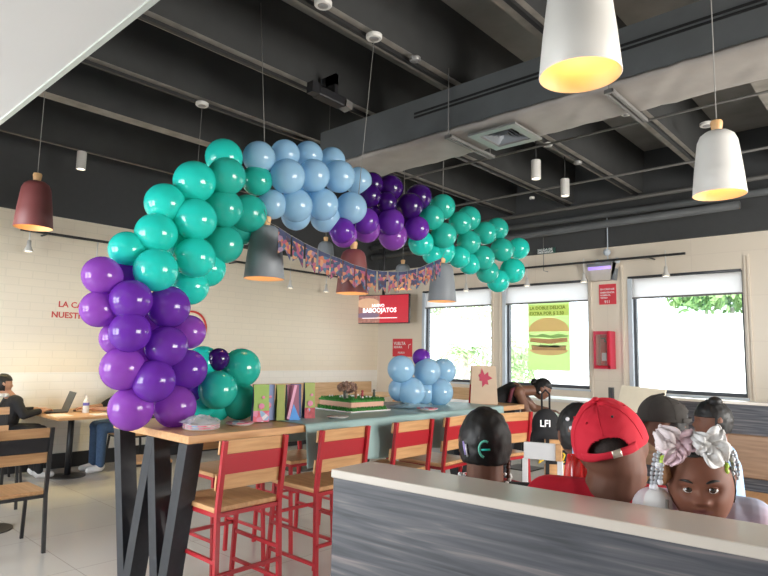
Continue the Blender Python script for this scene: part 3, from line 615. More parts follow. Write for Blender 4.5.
ARCH = [
 # left teal
 (222, 155, 18, 'teal', .03, 'topmost teal balloon of the arch, touching the first sky-blue one'),
 (192.5, 179.5, 20.3, 'teal', -.05, 'big bright teal balloon left of the topmost teal one'),
 (224.5, 174, 18.5, 'teal2', -.10, 'teal balloon directly below the topmost one'),
 (255, 178, 15, 'teal2', .04, 'darker teal balloon wedged under the first sky-blue balloon'),
 (163, 201, 19.5, 'teal', .0, 'teal balloon on the outer edge, third down the left shoulder'),
 (193.5, 217, 20.5, 'teal', -.10, 'teal balloon facing forward in the middle of the left shoulder'),
 (154, 231, 20, 'teal', -.02, 'teal balloon on the outer edge, fourth down the left shoulder'),
 (222, 206, 18.5, 'teal2', -.04, 'teal balloon right of the middle of the left shoulder'),
 (246, 211, 18.5, 'teal2', .02, 'teal balloon touching the lower left sky-blue balloon'),
 (125, 247, 17.5, 'teal', .05, 'outermost left teal balloon, just above the purple ones'),
 (154, 267.5, 21, 'teal', -.10, 'large teal balloon resting on the purple column'),
 (192.5, 255, 20, 'teal', -.08, 'teal balloon facing forward, right of the large one on the purple column'),
 (222, 242, 18.5, 'teal2', .02, 'teal balloon at the inner edge above the grey pendant shade'),
 (205, 266, 18, 'teal', .10, 'teal balloon tucked behind at the inner left edge'),
 (188, 284, 18, 'teal', .08, 'lowest teal balloon of the arch left side, above a purple one'),
 (176, 236, 18, 'teal', .12, 'teal balloon deep between others in the left shoulder'),
 (200, 197, 17, 'teal2', .14, 'teal balloon peeking between the top ones of the left shoulder'),
 (236, 228, 15, 'teal2', .15, 'teal balloon behind, at the inner edge of the left shoulder'),
 # blue
 (257, 155, 15.8, 'blue', .02, 'first sky-blue balloon of the top row, next to teal'),
 (283, 152, 14.5, 'blue', .08, 'second sky-blue balloon of the top row'),
 (306.5, 153, 14, 'blue', .08, 'third sky-blue balloon of the top row'),
 (330, 158, 13, 'blue', .10, 'small sky-blue balloon fourth in the top row'),
 (285.5, 174, 17.2, 'blue', -.10, 'largest sky-blue balloon, first of the middle row'),
 (311.3, 173, 16, 'blue', -.08, 'second sky-blue balloon of the middle row'),
 (337, 174, 15.8, 'blue', -.06, 'third sky-blue balloon of the middle row'),
 (356, 178.5, 13.5, 'blue', .04, 'last sky-blue balloon of the middle row, touching purple'),
 (270, 202, 14.5, 'blue', .03, 'first sky-blue balloon of the lower row, beside teal'),
 (294, 203, 16.2, 'blue', -.06, 'second sky-blue balloon of the lower row'),
 (320.5, 202, 15.6, 'blue', -.06, 'third sky-blue balloon of the lower row'),
 (349, 205.5, 15.6, 'blue', -.06, 'rightmost sky-blue balloon of the lower row'),
 (294, 213, 14.5, 'blue', .08, 'left sky-blue balloon peeking out below the lower row'),
 (323, 215, 14.5, 'blue', .08, 'right sky-blue balloon peeking out below the lower row'),
 (300, 186, 13, 'blue', .14, 'sky-blue balloon deep between the middle and lower rows'),
 # top purple
 (369, 195.6, 12.2, 'dark', .0, 'dark purple balloon touching the right of the sky-blue ones'),
 (372, 184, 11.5, 'dark', .12, 'dark purple balloon behind the end of the sky-blue top row'),
 (390, 188, 13, 'dark', .05, 'upper dark purple balloon at the crest of the purple part'),
 (386.5, 202, 10.5, 'dark', -.06, 'small dark purple balloon in front of the crest one'),
 (418.6, 197, 13, 'dark', .04, 'dark purple balloon at the upper right, next to sea green'),
 (410, 206, 13, 'dark', -.06, 'dark purple balloon in front of the upper right one'),
 (417, 228.5, 12, 'purple', -.10, 'blue-violet balloon at the right end of the purple part'),
 (391, 222, 13.2, 'purple', -.08, 'purple balloon in the middle of the lower purple row'),
 (365.5, 221, 13, 'purple', -.06, 'purple balloon left of middle in the lower purple row'),
 (340, 228, 12.5, 'purple', -.02, 'leftmost purple balloon under the sky-blue part'),
 (342, 232, 13, 'violet', .08, 'violet balloon peeking out under the leftmost purple one'),
 (366.5, 229, 13.5, 'violet', .08, 'violet balloon peeking out at the bottom, above the burgundy pendant'),
 (393, 236, 14, 'violet', .06, 'lowest violet balloon in the middle of the arch'),
 (404, 215, 11.5, 'dark', .12, 'dark purple balloon deep in the middle of the purple part'),
 (378, 210, 11, 'dark', .12, 'dark purple balloon deep at the left of the purple part'),
 # right sea green
 (442.5, 207, 12.5, 'teal2', .06, 'topmost sea-green balloon of the right part, under a pendant wire'),
 (432, 217.5, 12.2, 'teal2', -.02, 'sea-green balloon touching the dark purple ones'),
 (468.5, 218.5, 12, 'teal2', .08, 'sea-green balloon behind, second on the upper right edge'),
 (460.4, 223, 11.5, 'teal2', -.04, 'sea-green balloon in front, second along the upper edge'),
 (443.7, 235.5, 12.6, 'teal2', -.08, 'sea-green balloon above the grey pendant at the right'),
 (485.4, 233, 11.3, 'teal2', -.04, 'sea-green balloon third along the upper right edge'),
 (468.7, 242.5, 11.8, 'teal2', -.08, 'sea-green balloon in the middle of the right part'),
 (497, 229, 11, 'teal2', .10, 'sea-green balloon behind, third bump of the upper right edge'),
 (502, 250, 11.5, 'teal2', -.05, 'sea-green balloon second from the right end'),
 (518.5, 248.5, 10.5, 'teal', .06, 'sea-green balloon at the far upper right end of the arch'),
 (482.3, 258, 12.2, 'teal2', -.08, 'sea-green balloon at the centre of the lower right part'),
 (512.5, 270.6, 12.2, 'teal', -.06, 'rightmost low sea-green balloon of the arch'),
 (487.5, 272, 11.2, 'teal2', .02, 'sea-green balloon on the lower edge, next to the bottommost'),
 (498, 281, 11.2, 'teal', .02, 'bottommost sea-green balloon at the right end'),
 (421, 243, 12.5, 'teal', .08, 'sea-green balloon below the blue-violet one'),
 (442.7, 251, 12.4, 'teal', .06, 'sea-green balloon resting over the right grey pendant'),
 (433, 254, 10.5, 'teal', .14, 'small sea-green balloon just left of the right pendant knob'),
 (459.4, 257, 11, 'teal', .04, 'sea-green balloon on the lower edge right of the grey pendant'),
 (470, 264, 10.5, 'teal', .06, 'small sea-green balloon low between two on the lower edge'),
 # left purple column
 (100, 273, 18.6, 'violet', .0, 'outermost upper left violet balloon with a bright highlight'),
 (121, 273, 17, 'purple', .10, 'violet balloon behind, between teal and the upper left one'),
 (129, 297.7, 20.2, 'purple', -.10, 'purple balloon facing forward, first in the column under teal'),
 (168.5, 307, 20.6, 'purple', -.08, 'purple balloon under the lowest teal one on the right'),
 (99, 309, 17.8, 'violet', .02, 'violet balloon at the left edge beside the wall lettering'),
 (130, 332, 19.8, 'purple', -.12, 'purple balloon facing forward, second down the column'),
 (188.5, 332, 16.5, 'violet', .08, 'violet balloon on the right edge in front of the red ring'),
 (117, 338, 16.5, 'violet', .05, 'violet balloon half hidden at the left, third down'),
 (166, 346.6, 20.2, 'purple', -.12, 'purple balloon facing forward at the centre right of the column'),
 (122.7, 368.5, 21.2, 'violet', -.04, 'big violet balloon at the left, second row from the table'),
 (154, 381, 20.6, 'purple', -.14, 'foremost purple balloon just above the two bottom ones'),
 (187, 369.6, 19.4, 'purple', .0, 'blue-purple balloon touching the turquoise cluster'),
 (131, 408.5, 21.4, 'violet', -.02, 'bottom left violet balloon resting on the table corner'),
 (174.8, 406.5, 20.4, 'violet', -.02, 'bottom right violet balloon beside the stack of plates'),
 (190, 391, 14, 'purple', .16, 'purple balloon behind the bottom right one'),
 (148, 320, 16, 'violet', .10, 'violet balloon glowing deep between the front purple ones'),
 (146, 358, 16, 'violet', .10, 'violet balloon deep in the lower column'),
]
for a in ARCH:
    k_ = 1 if a[0] < 362 and a[1] < 300 else 0
    balloon(a[0]+2*k_, a[1]+2.5*k_, *a[2:5], a[5], AG)
CG = 'turquoise cluster on the table'
for a in ((241, 368, 19, 'teal2', .0, 'upper right turquoise balloon on the table beside the gift bags'), (218, 390, 18.6, 'teal2', -.10, 'front turquoise balloon of the table cluster with a purple tint'),
          (240, 401, 18, 'teal2', .0, 'bottom right turquoise balloon of the table cluster'), (203, 363, 16.5, 'teal', .12, 'turquoise balloon half hidden behind blue-purple one'),
          (200, 402, 17, 'teal', .10, 'lower left turquoise balloon behind the bottom violet one'), (217, 408, 13, 'teal', .10, 'small turquoise balloon low at the back of the cluster')):
    balloon(*a[:5], a[5], CG, plane=-3.52)
p = onx(218.7, 359, -3.52); balloon(0, 0, 10.6, 'dark', 0, 'tiny dark purple balloon on top of the turquoise cluster', CG, pos=p, knot=p-V((0, 0, 1)))
DG = 'sky-blue cluster on the table'
for a in ((401, 369, 13.2, 'blue', -.02, 'upper left sky-blue balloon below the red notice'), (427, 371.6, 13.2, 'blue', -.10, 'upper middle sky-blue balloon under the tiny purple one'), (443.5, 371, 12.2, 'blue', .05, 'upper right greyish blue balloon in front of the window'),
          (411, 391.5, 14, 'blue', -.08, 'lower left sky-blue balloon on the cloth'), (439.4, 392, 13.4, 'blue', -.06, 'lower right sky-blue balloon on the cloth'), (399.5, 389.5, 11, 'blue', .06, 'sky-blue balloon half hidden at the lower left'), (424, 392, 12, 'blue', .10, 'sky-blue balloon hidden between the two lower ones')):
    balloon(*a[:5], a[5], DG, plane=-3.48)
p = onx(421.5, 357.7, -3.48); balloon(0, 0, 8.8, 'purple', 0, 'tiny purple balloon on top of the sky-blue cluster', DG, pos=p, knot=p-V((0, 0, 1)))
# ============================================================ BUNTING
FM = ramp_mat('printed_pennant', [(.0, (.02, .03, .09)), (.25, (.38, .11, .05)), (.42, (.03, .09, .16)), (.55, (.26, .05, .11)), (.68, (.42, .20, .10)), (.82, (.04, .02, .04)), (.93, (.20, .12, .20))], 36, (1, 1, 1), .6, kind='voronoi', bump=0)
FT = mat('navy_pennant_top', (.02, .03, .10), .6, noise_s=30, noise_a=.4)
t = thing('bunting', 'string of printed swallowtail pennants hanging below the balloon arch', 'bunting', (0, 0, 0))
pp = [(278, 227), (291, 235.5), (305.6, 243.7), (322, 251.5), (338, 258), (353, 264.5), (373, 270.5), (393, 272), (404, 271.5), (418, 268.5), (431, 263), (442, 258)]
W3 = [onx(x, y, -3.17-.0*i) for i, (x, y) in enumerate(pp)]
obj('string', tube(B(), [onx(262, 203, -3.42), onx(268, 222, -3.2)]+W3+[onx(446, 250, -3.40)], .002, 5), 'cable', t)
segs = [(W3[i+1]-W3[i]).length for i in range(len(W3)-1)]; tot = sum(segs)
def along(s):
    for i, L_ in enumerate(segs):
        if s <= L_ or i == len(segs)-1: return W3[i].lerp(W3[i+1], min(1, s/L_))
        s -= L_
n = 15
for k in range(n):
    a = along(tot*(k+.04)/n); b = along(tot*(k+.93)/n); hgt = .175; dn = V((.015*math.sin(k*2.1), .01*math.cos(k*1.7), -1))
    bm = B()
    for th in (0,):
        def q(u, v): c = a.lerp(b, u); return c+dn*hgt*v+V((.012*math.sin(u*3.1+k)*v, 0, 0))
        q0, q1, q2, q3 = q(0, 0), q(1, 0), q(1, .16), q(0, .16); q4, q5, q6 = q(1, 1), q(.5, .72), q(0, 1)
        vs = [bm.verts.new(v) for v in (q0, q1, q2, q3, q4, q5, q6)]
        f = bm.faces.new((vs[0], vs[1], vs[2], vs[3])); f.material_index = 1
        bm.faces.new((vs[3], vs[2], vs[5])); bm.faces.new((vs[2], vs[4], vs[5])); bm.faces.new((vs[3], vs[5], vs[6]))
    o = obj('pennant', bm, [FM, FT], t); o.modifiers.new('s', 'SOLIDIFY').thickness = .001
# ============================================================ THINGS ON THE TABLE
PINKP = ramp_mat('pink_white_print', [(.0, (.70, .25, .38)), (.35, (.78, .70, .72)), (.6, (.30, .45, .65)), (.8, (.72, .15, .20))], 34, (1, 1, 1), .5, kind='voronoi', bump=0)
def gift_bag(y, wd, body, label, x=-3.30, h=.235, gus='bluecloth', pinch=.0, low=None, emblem=True):
    t = thing('gift_bag', label, 'gift bag', (x, y, TZ+.007), R(-26)); d = .045; w_ = wd/2
    bm = B(); lv = [(0, 1, 1), (.07, 1, .96), (.30, 1.0, .9), (.55, .92, .8), (.8, .95, .55), (1, 1, .35)]
    rings = [[bm.verts.new((sx*d*f2, sy*w_*f1, h*z)) for sx, sy in ((1, -1), (1, 1), (-.15, 1.0), (-1, 1), (-1, -1), (-.15, -1.0))] for z, f1, f2 in lv]
    for r_ in rings[1:]:
        for i in (2, 5): r_[i].co.y *= .62
    for a, b in zip(rings, rings[1:]):
        for k in range(6):
            f = bm.faces.new((a[k], a[(k+1) % 6], b[(k+1) % 6], b[k])); f.material_index = 0 if k in (0, 3) else 1
            if k == 0 and a is rings[0] or (k == 0 and a is rings[1] and low): f.material_index = 2 if low else 0
    bm.faces.new(rings[0])
    obj('bag_body', bm, [body, gus, low or body], t)
    bm = B()
    for s in (1, -1): tube(bm, [(s*d*.33, -w_*.5, h*.97), (s*d*.33, -w_*.4, h+.015), (s*d*.33, w_*.4, h+.015), (s*d*.33, w_*.5, h*.97)], .0018, 5)
    if emblem:
        bm = B(); 
        for (yy, z, r_) in ((0, .42, .020), (-.01, .24, .012), (.012, .66, .010)):
            lathe(bm, [(.001, 0), (r_*.5, .001), (r_, 0)], 12, basis((0, 1, 0), (0, 0, 1), (1, 0, 0), (d*(.93 if z < .5 else .78)+.003, yy, h*z)))
        obj('printed_badge', bm, PINKP, t)
    return t
LIME = mat('lime_paper', (.33, .48, .12), .5); NAVYP = mat('navy_paper', (.045, .075, .19), .5); PERI = mat('periwinkle_paper', (.26, .33, .55), .5); PINK = mat('pink_paper', (.70, .34, .48), .5); SKY = mat('bright_blue_paper', (.08, .30, .72), .5); OLIVE = mat('olive_green_paper', (.34, .40, .10), .5); REDP = mat('red_printed_paper', (.55, .08, .10), .5, noise_s=40, noise_a=.4)
gift_bag(2.425, .105, LIME, 'lime green gift bag with pink band, first beside the turquoise balloons', gus=NAVYP, low=PINKP, h=.24)
gift_bag(2.525, .09, PERI, 'periwinkle blue gift bag right behind the first lime green one', x=-3.36, gus=NAVYP)
gift_bag(2.585, .055, OLIVE, 'plain narrow olive gift bag in the middle of the row', x=-3.30, gus=LIME, emblem=False)
t = gift_bag(2.665, .085, mat('wine_printed_paper', (.30, .10, .16), .5), 'wine red gift bag with diagonal pink ribbon and blue foot', x=-3.27, gus=PERI, emblem=False)
bm = B(); beam(bm, (.068, -.038, .01), (.052, .012, .235), .018, .004, up=(1, 0, 0)); obj('ribbon', bm, PINK, t)
bm = B(); vs = [bm.verts.new(v) for v in ((.071, -.03, .002), (.071, .045, .002), (.066, -.002, .11))]; bm.faces.new(vs); obj('foot_panel', bm, SKY, t)
gift_bag(2.745, .07, NAVYP, 'plain navy gift bag between the wine red and the last green one', x=-3.33, gus=NAVYP, emblem=False)
gift_bag(2.825, .075, OLIVE, 'olive gift bag with red foot, last of the row beside the cake', x=-3.28, gus=NAVYP, low=REDP, h=.245)
# plates
def plate_stack(p, n, r, label, m1='whitecloth', pattern=True):
    t = thing('plate_stack', label, 'plates', p)
    for k in range(n): obj('plate', lathe(B(), [(.001, .004*k*1.6), (r*.7, .004*k*1.6), (r, .012+.0064*k), (r, .014+.0064*k), (r*.7, .003+.0064*k), (.001, .003+.0064*k)], 32), PINKP if k % 2 and pattern else m1, t, smooth=True)
    return t
MT['plate'] = mat('pale_paper_plate', (.66, .62, .60), .6, noise_s=50, noise_a=.25)
t = plate_stack(V((-3.20, 1.935, TZ)), 5, .105, 'stack of paper plates under clear plastic beside the bottom violet balloon', 'plate')
def wf(u, v): a = u*2*math.pi; r_ = .115*v*(1+.12*math.sin(a*5)); return V((r_*math.cos(a), r_*math.sin(a), .045+.035*(1-v*v)*(1+.6*noise.noise(V((u*9, v*6, 3))))+.012*noise.noise(V((math.cos(a)*6*v, math.sin(a)*6*v, 1)))))
bm = B(); grid(bm, wf, 40, 10); obj('plastic_wrap', bm, 'plastic', t, smooth=True)
plate_stack(V((-3.25, 2.235, TZ)), 2, .085, 'flat plates of sweets just left of the gift bags', 'plate')
plate_stack(V((-3.12, 3.98, TZ+.008)), 2, .09, 'pink and white plates in front of the sky-blue balloons', 'plate')
plate_stack(V((-3.14, 2.98, TZ+.008)), 1, .08, 'small flat plate on the cloth between last gift bag and cake', 'plate')
# cake
GRASS = mat('green_frosting_grass', (.035, .24, .03), .7, noise_s=60, noise_a=.4, bump=1, bump_s=90); PEACH = mat('peach_icing', (.66, .37, .27), .6)
t = thing('sheet_cake', 'rectangular cake with green frosting grass, peach sides and small toppers', 'cake', (-3.56, 3.53, TZ+.008), R(-3))
obj('cake_board', box(B(), (-.24, -.215, 0), (.24, .215, .008)), 'whitecloth', t)
obj('sponge', box(B(), (-.20, -.18, .008), (.20, .18, .083), bev=.008), PEACH, t)
def tufts(bm, x0, x1, y0, y1, z, nx, ny, hgt, out=0):
    for i in range(nx):
        for j in range(ny):
            x = x0+(x1-x0)*(i+random.random())/nx; y = y0+(y1-y0)*(j+random.random())/ny
            M_ = Matrix.Translation((x, y, z)) @ Euler((random.uniform(-.5, .5), random.uniform(-.5, .5), 0)).to_matrix().to_4x4()
            bmesh.ops.create_cone(bm, cap_ends=False, segments=5, radius1=.008, radius2=.001, depth=hgt, matrix=M_)
bm = B(); box(bm, (-.205, -.185, .073), (.205, .185, .088), bev=.004); tufts(bm, -.20, .205, -.18, .185, .093, 26, 26, .026); obj('grass_top', bm, GRASS, t)
bm = B()
for a, b, c, d_ in ((-.215, -.19, -.19, .19), (.19, .222, -.19, .19)): tufts(bm, a, b, c, d_, .022, 3, 44, .034)
for c, d_ in ((-.205, -.175), (.175, .205)): tufts(bm, -.2, .2, c, d_, .022, 30, 3, .034)
obj('grass_border', bm, GRASS, t)
bm = B(); tube(bm, [(.08, -.12, .10), (.08, -.12, .17)], .009, 6); obj('topper_trunk', bm, BARK, t)
bm = B()
for k in range(160):
    d = V([random.gauss(0, 1) for _ in range(3)]).normalized(); p = V((.08, -.12, .185))+V((d.x*.05, d.y*.085, d.z*.04)); s = .011; q = Euler([random.random()*6 for _ in range(3)]).to_matrix()
    bm.faces.new([bm.verts.new(p+q@V(c)) for c in ((-s, -s, 0), (s, -s, 0), (s, s, 0), (-s, s, 0))])
obj('topper_crown', bm, mat('dusty_pink_leaves', (.36, .22, .17), .7, noise_s=80, noise_a=.5), t)
for (x, y, c) in ((.13, -.19, (.06, .07, .06)), (.15, -.02, (.35, .05, .06)), (.12, .14, (.07, .09, .08)), (.16, -.10, (.25, .12, .06))):
    bm = B(); tube(bm, [(x, y, .10), (x, y, .135), (x, y, .15)], [.010, .012, .006], 8); ball(bm, (x, y, .155), .011, seg=8); obj('topper_figure', bm, mat('topper_paint', c, .5), t)
bm = B()
for k in range(16): ball(bm, (random.uniform(-.16, .19), random.uniform(-.16, .16), .106), .009, seg=6)
obj('sugar_flowers', bm, 'whitecloth', t)
# crumpled tulle beside the blue balloons
def tf(u, v): a = u*2*math.pi; r_ = .02+.15*v; return V((r_*math.cos(a), r_*math.sin(a)*1.3, .004+.055*(1-v)*(.7+.6*noise.noise(V((u*11, v*5, 2))))+.012*abs(noise.noise(V((math.cos(a)*9*v, math.sin(a)*9*v, 1))))))
bm = B(); grid(bm, tf, 48, 10); o = obj('crumpled_tulle', bm, mat('pale_blue_tulle', (.40, .58, .66), .3, alpha=.8), None, smooth=True, loc=(-3.42, 4.12, TZ+.007)); tag(o, 'pale blue crumpled wrap between the cake and the sky-blue balloons', 'wrapping')
# paper gift bag at the far end
t = thing('paper_gift_bag', 'beige paper gift bag with a red splash print at the far table end', 'gift bag', (-3.30, 5.10, TZ), R(-48))
KR = mat('kraft_paper', (.60, .46, .33), .6, noise_s=8); 
bm = B(); h = .37; rings = [[bm.verts.new((sx*.06*f2, sy*.135*f1, h*z)) for sx, sy in ((1, -1), (1, 1), (-1, 1), (-1, -1))] for z, f1, f2 in ((0, 1, 1), (.5, .93, .9), (1, .88, .55))]
for a, b in zip(rings, rings[1:]):
    for k in range(4): f = bm.faces.new((a[k], a[(k+1) % 4], b[(k+1) % 4], b[k])); f.material_index = 1 if k == 3 and a is rings[0] else 0
bm.faces.new(rings[0]); obj('bag_body', bm, [KR, 'redcloth'], t)
bm = B(); c0 = (.0, .25); pts = []
for k in range(14):
    a = k/14*2*math.pi; r_ = (.085, .05, .07, .03, .09, .05, .06, .04, .05, .03, .08, .05, .07, .04)[k]; z = c0[1]+r_*1.15*math.sin(a); pts.append(bm.verts.new((.054-.021*max(0, (z-.185))/.185+.004, c0[0]+r_*math.cos(a), z)))
c = bm.verts.new((.054-.021*(c0[1]-.185)/.185+.004, c0[0], c0[1]))
for k in range(14): bm.faces.new((c, pts[k], pts[(k+1) % 14]))
obj('splash_print', bm, mat('crimson_print', (.50, .05, .10), .5), t)
# ============================================================ WALL THINGS
MW = basis((0, 1, 0), (0, 0, 1), (1, 0, 0), (0, 0, 0))
def mleft(y, z): return basis((0, 1, 0), (0, 0, 1), (1, 0, 0), (XL+.003, y, z))
o = text('LA CASA', .108, mleft(2.875, 2.065), 'text_red', name='wall_lettering'); tag(o, 'upper line of red slogan lettering on the white tiled left wall', 'lettering')
o = text('NUESTRA', .108, mleft(2.80, 1.925), 'text_red', name='wall_lettering'); tag(o, 'lower line of red slogan lettering on the left wall', 'lettering')
bm = B(); lathe(bm, [(.235, 0), (.235, .012), (.265, .012), (.265, 0), (.235, 0)], 48, mleft(4.79, 1.88)); tag(obj('wall_ring', bm, 'text_red'), 'red ring emblem on the left wall, mostly behind purple balloons', 'wall logo')
def mwin(x, y, z): return basis((1, 0, 0), (0, 0, 1), (0, -1, 0), (x, y, z))
# tv
t = thing('wall_screen', 'red lit menu screen hung in the corner on a black pole', 'television', (-7.81, 8.52, 2.13), R(10))
obj('housing', box(B(), (-.62, .0, 0), (.60, .05, .56), bev=.008), 'black', t)
obj('display', box(B(), (-.60, -.004, .015), (.58, .0, .545)), 'screenred', t)
bm = B(); 
def blob(cx, cz, rx, rz, y, n=28): 
    vs = [bm.verts.new((cx+rx*math.cos(2*math.pi*k/n), y, cz+rz*math.sin(2*math.pi*k/n))) for k in range(n)]; bm.faces.new(vs)
bm = B(); box(bm, (-.60, -.006, .015), (-.06, -.0042, .545)); obj('picture_panel', bm, mat('lit_food_picture', (.4, .2, .15), .4, noise_s=18, noise_a=.8, emit=(.30, .13, .12), es=.5), t)
bm = B(); blob(-.34, .40, .27, .10, -.0075); o = obj('bun_top', bm, mat('lit_bun', (.6, .4, .25), .4, emit=(.62, .36, .24), es=.5), t)
bm = B(); blob(-.34, .16, .27, .06, -.0075); obj('filling', bm, mat('lit_filling', (.2, .15, .2), .4, emit=(.20, .12, .20), es=.5), t)
TW = mat('lit_white_letters', (1, 1, 1), .4, emit=(.95, .9, .95), es=.8)
MB_ = lambda x, z: basis((1, 0, 0), (0, 0, 1), (0, -1, 0), (x, -.011, z))
text('NUEVO', .085, MB_(-.24, .32), TW, t); 
text('BABOOJATOS', .125, MB_(-.455, .215), TW, t); 
obj('small_print', box(B(), (-.46, -.011, .10), (.34, -.009, .112)), TW, t)
bm = B(); tube(bm, [(-.02, .06, .5), (-.02, .06, 1.95)], .028, 12); box(bm, (-.1, .05, .2), (.06, .07, .5)); obj('ceiling_pole', bm, 'black', t)
# notices
def notice(x, z, w_, h_, label, lines, m='red_sign'):
    t = thing('wall_notice', label, 'sign', (x, YW, z)); obj('plate', box(B(), (0, -.012, 0), (w_, -.002, h_)), m, t)
    for (s, sz, tx, tz) in lines: text(s, sz, basis((1, 0, 0), (0, 0, 1), (0, -1, 0), (tx, -.0125, tz)), 'text_white', t)
    return t
notice(-7.94, 1.50, .50, .35, 'square red notice on the pier between the corner and first window', [('VUELTA', .085, .03, .23), ('SEGURA', .06, .03, .165), ('PEDIDO', .05, .14, .06)])
obj('arrow_mark', tube(B(), [(-7.53, YW-.014, 1.66), (-7.52, YW-.014, 1.73), (-7.47, YW-.014, 1.745)], .006, 6), 'text_white', None)
bpy.data.objects['arrow_mark'].parent = [o for o in C.objects if o.name == 'wall_notice'][0]; bpy.data.objects['arrow_mark'].location = -V((-7.94, YW, 1.50))
notice(-3.72, 2.36, .26, .31, 'small red notice above the fire extinguisher cabinet', [('EN CASO DE', .038, .02, .22), ('EMERGENCIA', .036, .02, .17), ('ROMPA EL', .034, .02, .13), ('VIDRIO', .034, .02, .09), ('911', .06, .08, .02)])
# extinguisher cabinet
t = thing('extinguisher_cabinet', 'red fire extinguisher cabinet with clear front on the window-side wall', 'fire cabinet', (-3.745, YW, 1.385))
bm = B(); W_, H_, D_ = .255, .56, .20
box(bm, (0, -D_, 0), (.03, 0, H_)); box(bm, (W_-.03, -D_, 0), (W_, 0, H_)); box(bm, (.03, -D_, 0), (W_-.03, 0, .04)); box(bm, (.03, -D_, H_-.05), (W_-.03, 0, H_)); box(bm, (.03, -.02, .04), (W_-.03, 0, H_-.05))
obj('cabinet', bm, mat('fire_red', (.66, .03, .08), .35), t)
obj('front_pane', box(B(), (.028, -D_+.01, .04), (W_-.028, -D_+.014, H_-.05)), glass_mat('pane_glass', (.95, .93, .97), .12), t)
bm = B(); lathe(bm, [(.001, .05), (.06, .05), (.065, .07), (.065, .33), (.04, .38), (.02, .40), (.001, .40)], 20, Matrix.Translation((.13, -.09, 0))); obj('extinguisher', bm, 'redcloth', t)
bm = B(); tube(bm, [(.13, -.09, .40), (.13, -.09, .46), (.08, -.10, .45)], .012, 8); tube(bm, [(.13, -.09, .43), (.18, -.12, .38), (.17, -.15, .15)], .009, 8); obj('hose', bm, 'black', t)
obj('paper_tag', box(B(), (.11, -.165, .12), (.18, -.160, .24)), 'whitecloth', t)
bm = B(); box(bm, (.03, -.235, .02), (W_-.0, -.20, .05)); box(bm, (W_-.035, -.235, .0), (W_+.0, -.2, H_)); obj('door_edge', bm, 'redcloth', t)
# emergency light with violet tube
t = thing('insect_light', 'white wall unit with a violet glowing tube above the small red notice', 'wall light', (-3.93, YW, 2.72))
bm = B(); vs = []
for y in (-.02, -.12):
    for x, z in ((.0, .27), (.55, .27), (.44, .0), (.10, .0)): vs.append(bm.verts.new((x, y, z)))
for q in ((0, 1, 2, 3), (7, 6, 5, 4), (0, 4, 5, 1), (1, 5, 6, 2), (2, 6, 7, 3), (3, 7, 4, 0)): bm.faces.new([vs[i] for i in q])
obj('body', bm, mat('cream_plastic', (.62, .57, .50), .5), t)
obj('violet_tube', tube(B(), [(.10, -.13, .19), (.44, -.13, .19)], .022, 12), mat('violet_glow', (.4, .3, .9), .4, emit=(.42, .28, .95), es=.8), t)
obj('top_guard', box(B(), (.08, -.15, .22), (.46, -.12, .26)), 'lampgrey', t)
bm = B(); beam(bm, (.50, -.06, .28), (.46, -.06, .0), .05, .12, up=(0, 1, 0)); obj('side_handle', bm, 'lampgrey', t)
# emergency twin head lamp
q = ony(609, 262, YW-.03)
t = thing('emergency_light', 'twin-headed emergency lamp on the wall above the violet tube unit', 'wall light', (q.x, YW-.04, q.z))
obj('body', box(B(), (-.09, -.05, -.03), (.09, .0, .03), bev=.01), 'framel', t)
for s in (-1, 1): bm = B(); ball(bm, (s*.15, -.06, 0), (.045, .04, .045), seg=14); obj('lamp_head', bm, 'framel', t)
bm = B(); ball(bm, (0, -.06, .14), .055, seg=14); tube(bm, [(0, -.03, .14), (0, -.03, .75)], .008, 6); tube(bm, [(0, -.03, .0), (0, -.03, .14)], .008, 6); obj('sensor', bm, 'framel', t)
# exit sign
q = ony(546, 251, YW-.08)
t = thing('exit_sign', 'small green and white exit sign on the dark band left of the emergency lamp', 'sign', (q.x, YW-.06, q.z))
obj('plate', box(B(), (-.16, -.02, -.045), (.16, 0, .045)), mat('dark_green_sign', (.03, .10, .08), .4), t)
text('SALIDA DE', .055, basis((1, 0, 0), (0, 0, 1), (0, -1, 0), (-.15, -.023, .004)), 'text_white', t); text('EMERGENCIA', .046, basis((1, 0, 0), (0, 0, 1), (0, -1, 0), (-.15, -.023, -.036)), 'text_white', t)
pipe([(ony(543, 200, YW-.08).x, YW-.08, 3.5), (ony(543, 200, YW-.08).x, YW-.08, 2.95), (ony(548, 268, YW-.05).x, YW-.05, 2.93)], .006, 'thin cable running down the wall beside the exit sign', 'cable')
# burger poster, facing the window wall inside
q0 = ony(527.5, 303, YW+.06)
t = thing('window_poster', 'green poster of a burger hanging in the middle window', 'poster', (-4.97, YW+.045, 1.33))
pw, ph = .74, 1.13
def pmat(n_, c): 
    M = mat(n_, c, .6, noise_a=.03); nt_ = M.node_tree; tb_ = nt_.nodes.new('ShaderNodeBsdfTranslucent'); tb_.inputs[0].default_value = (*c, 1); x_ = nt_.nodes.new('ShaderNodeMixShader'); x_.inputs[0].default_value = .72
    nt_.links.new(nt_.nodes['Principled BSDF'].outputs[0], x_.inputs[1]); nt_.links.new(tb_.outputs[0], x_.inputs[2]); nt_.links.new(x_.outputs[0], nt_.nodes['Material Output'].inputs[0]); return M
obj('sheet', box(B(), (0, 0, 0), (pw, .003, ph)), pmat('poster_green', (.64, .76, .44)), t)  # poster colours paled: the washed-out backlight is put into the print
obj('headline_band', box(B(), (.02, -.002, ph-.24), (pw-.02, -.0005, ph-.06)), pmat('poster_yellow', (.88, .88, .52)), t)
TG = mat('olive_letters', (.30, .33, .05), .6)
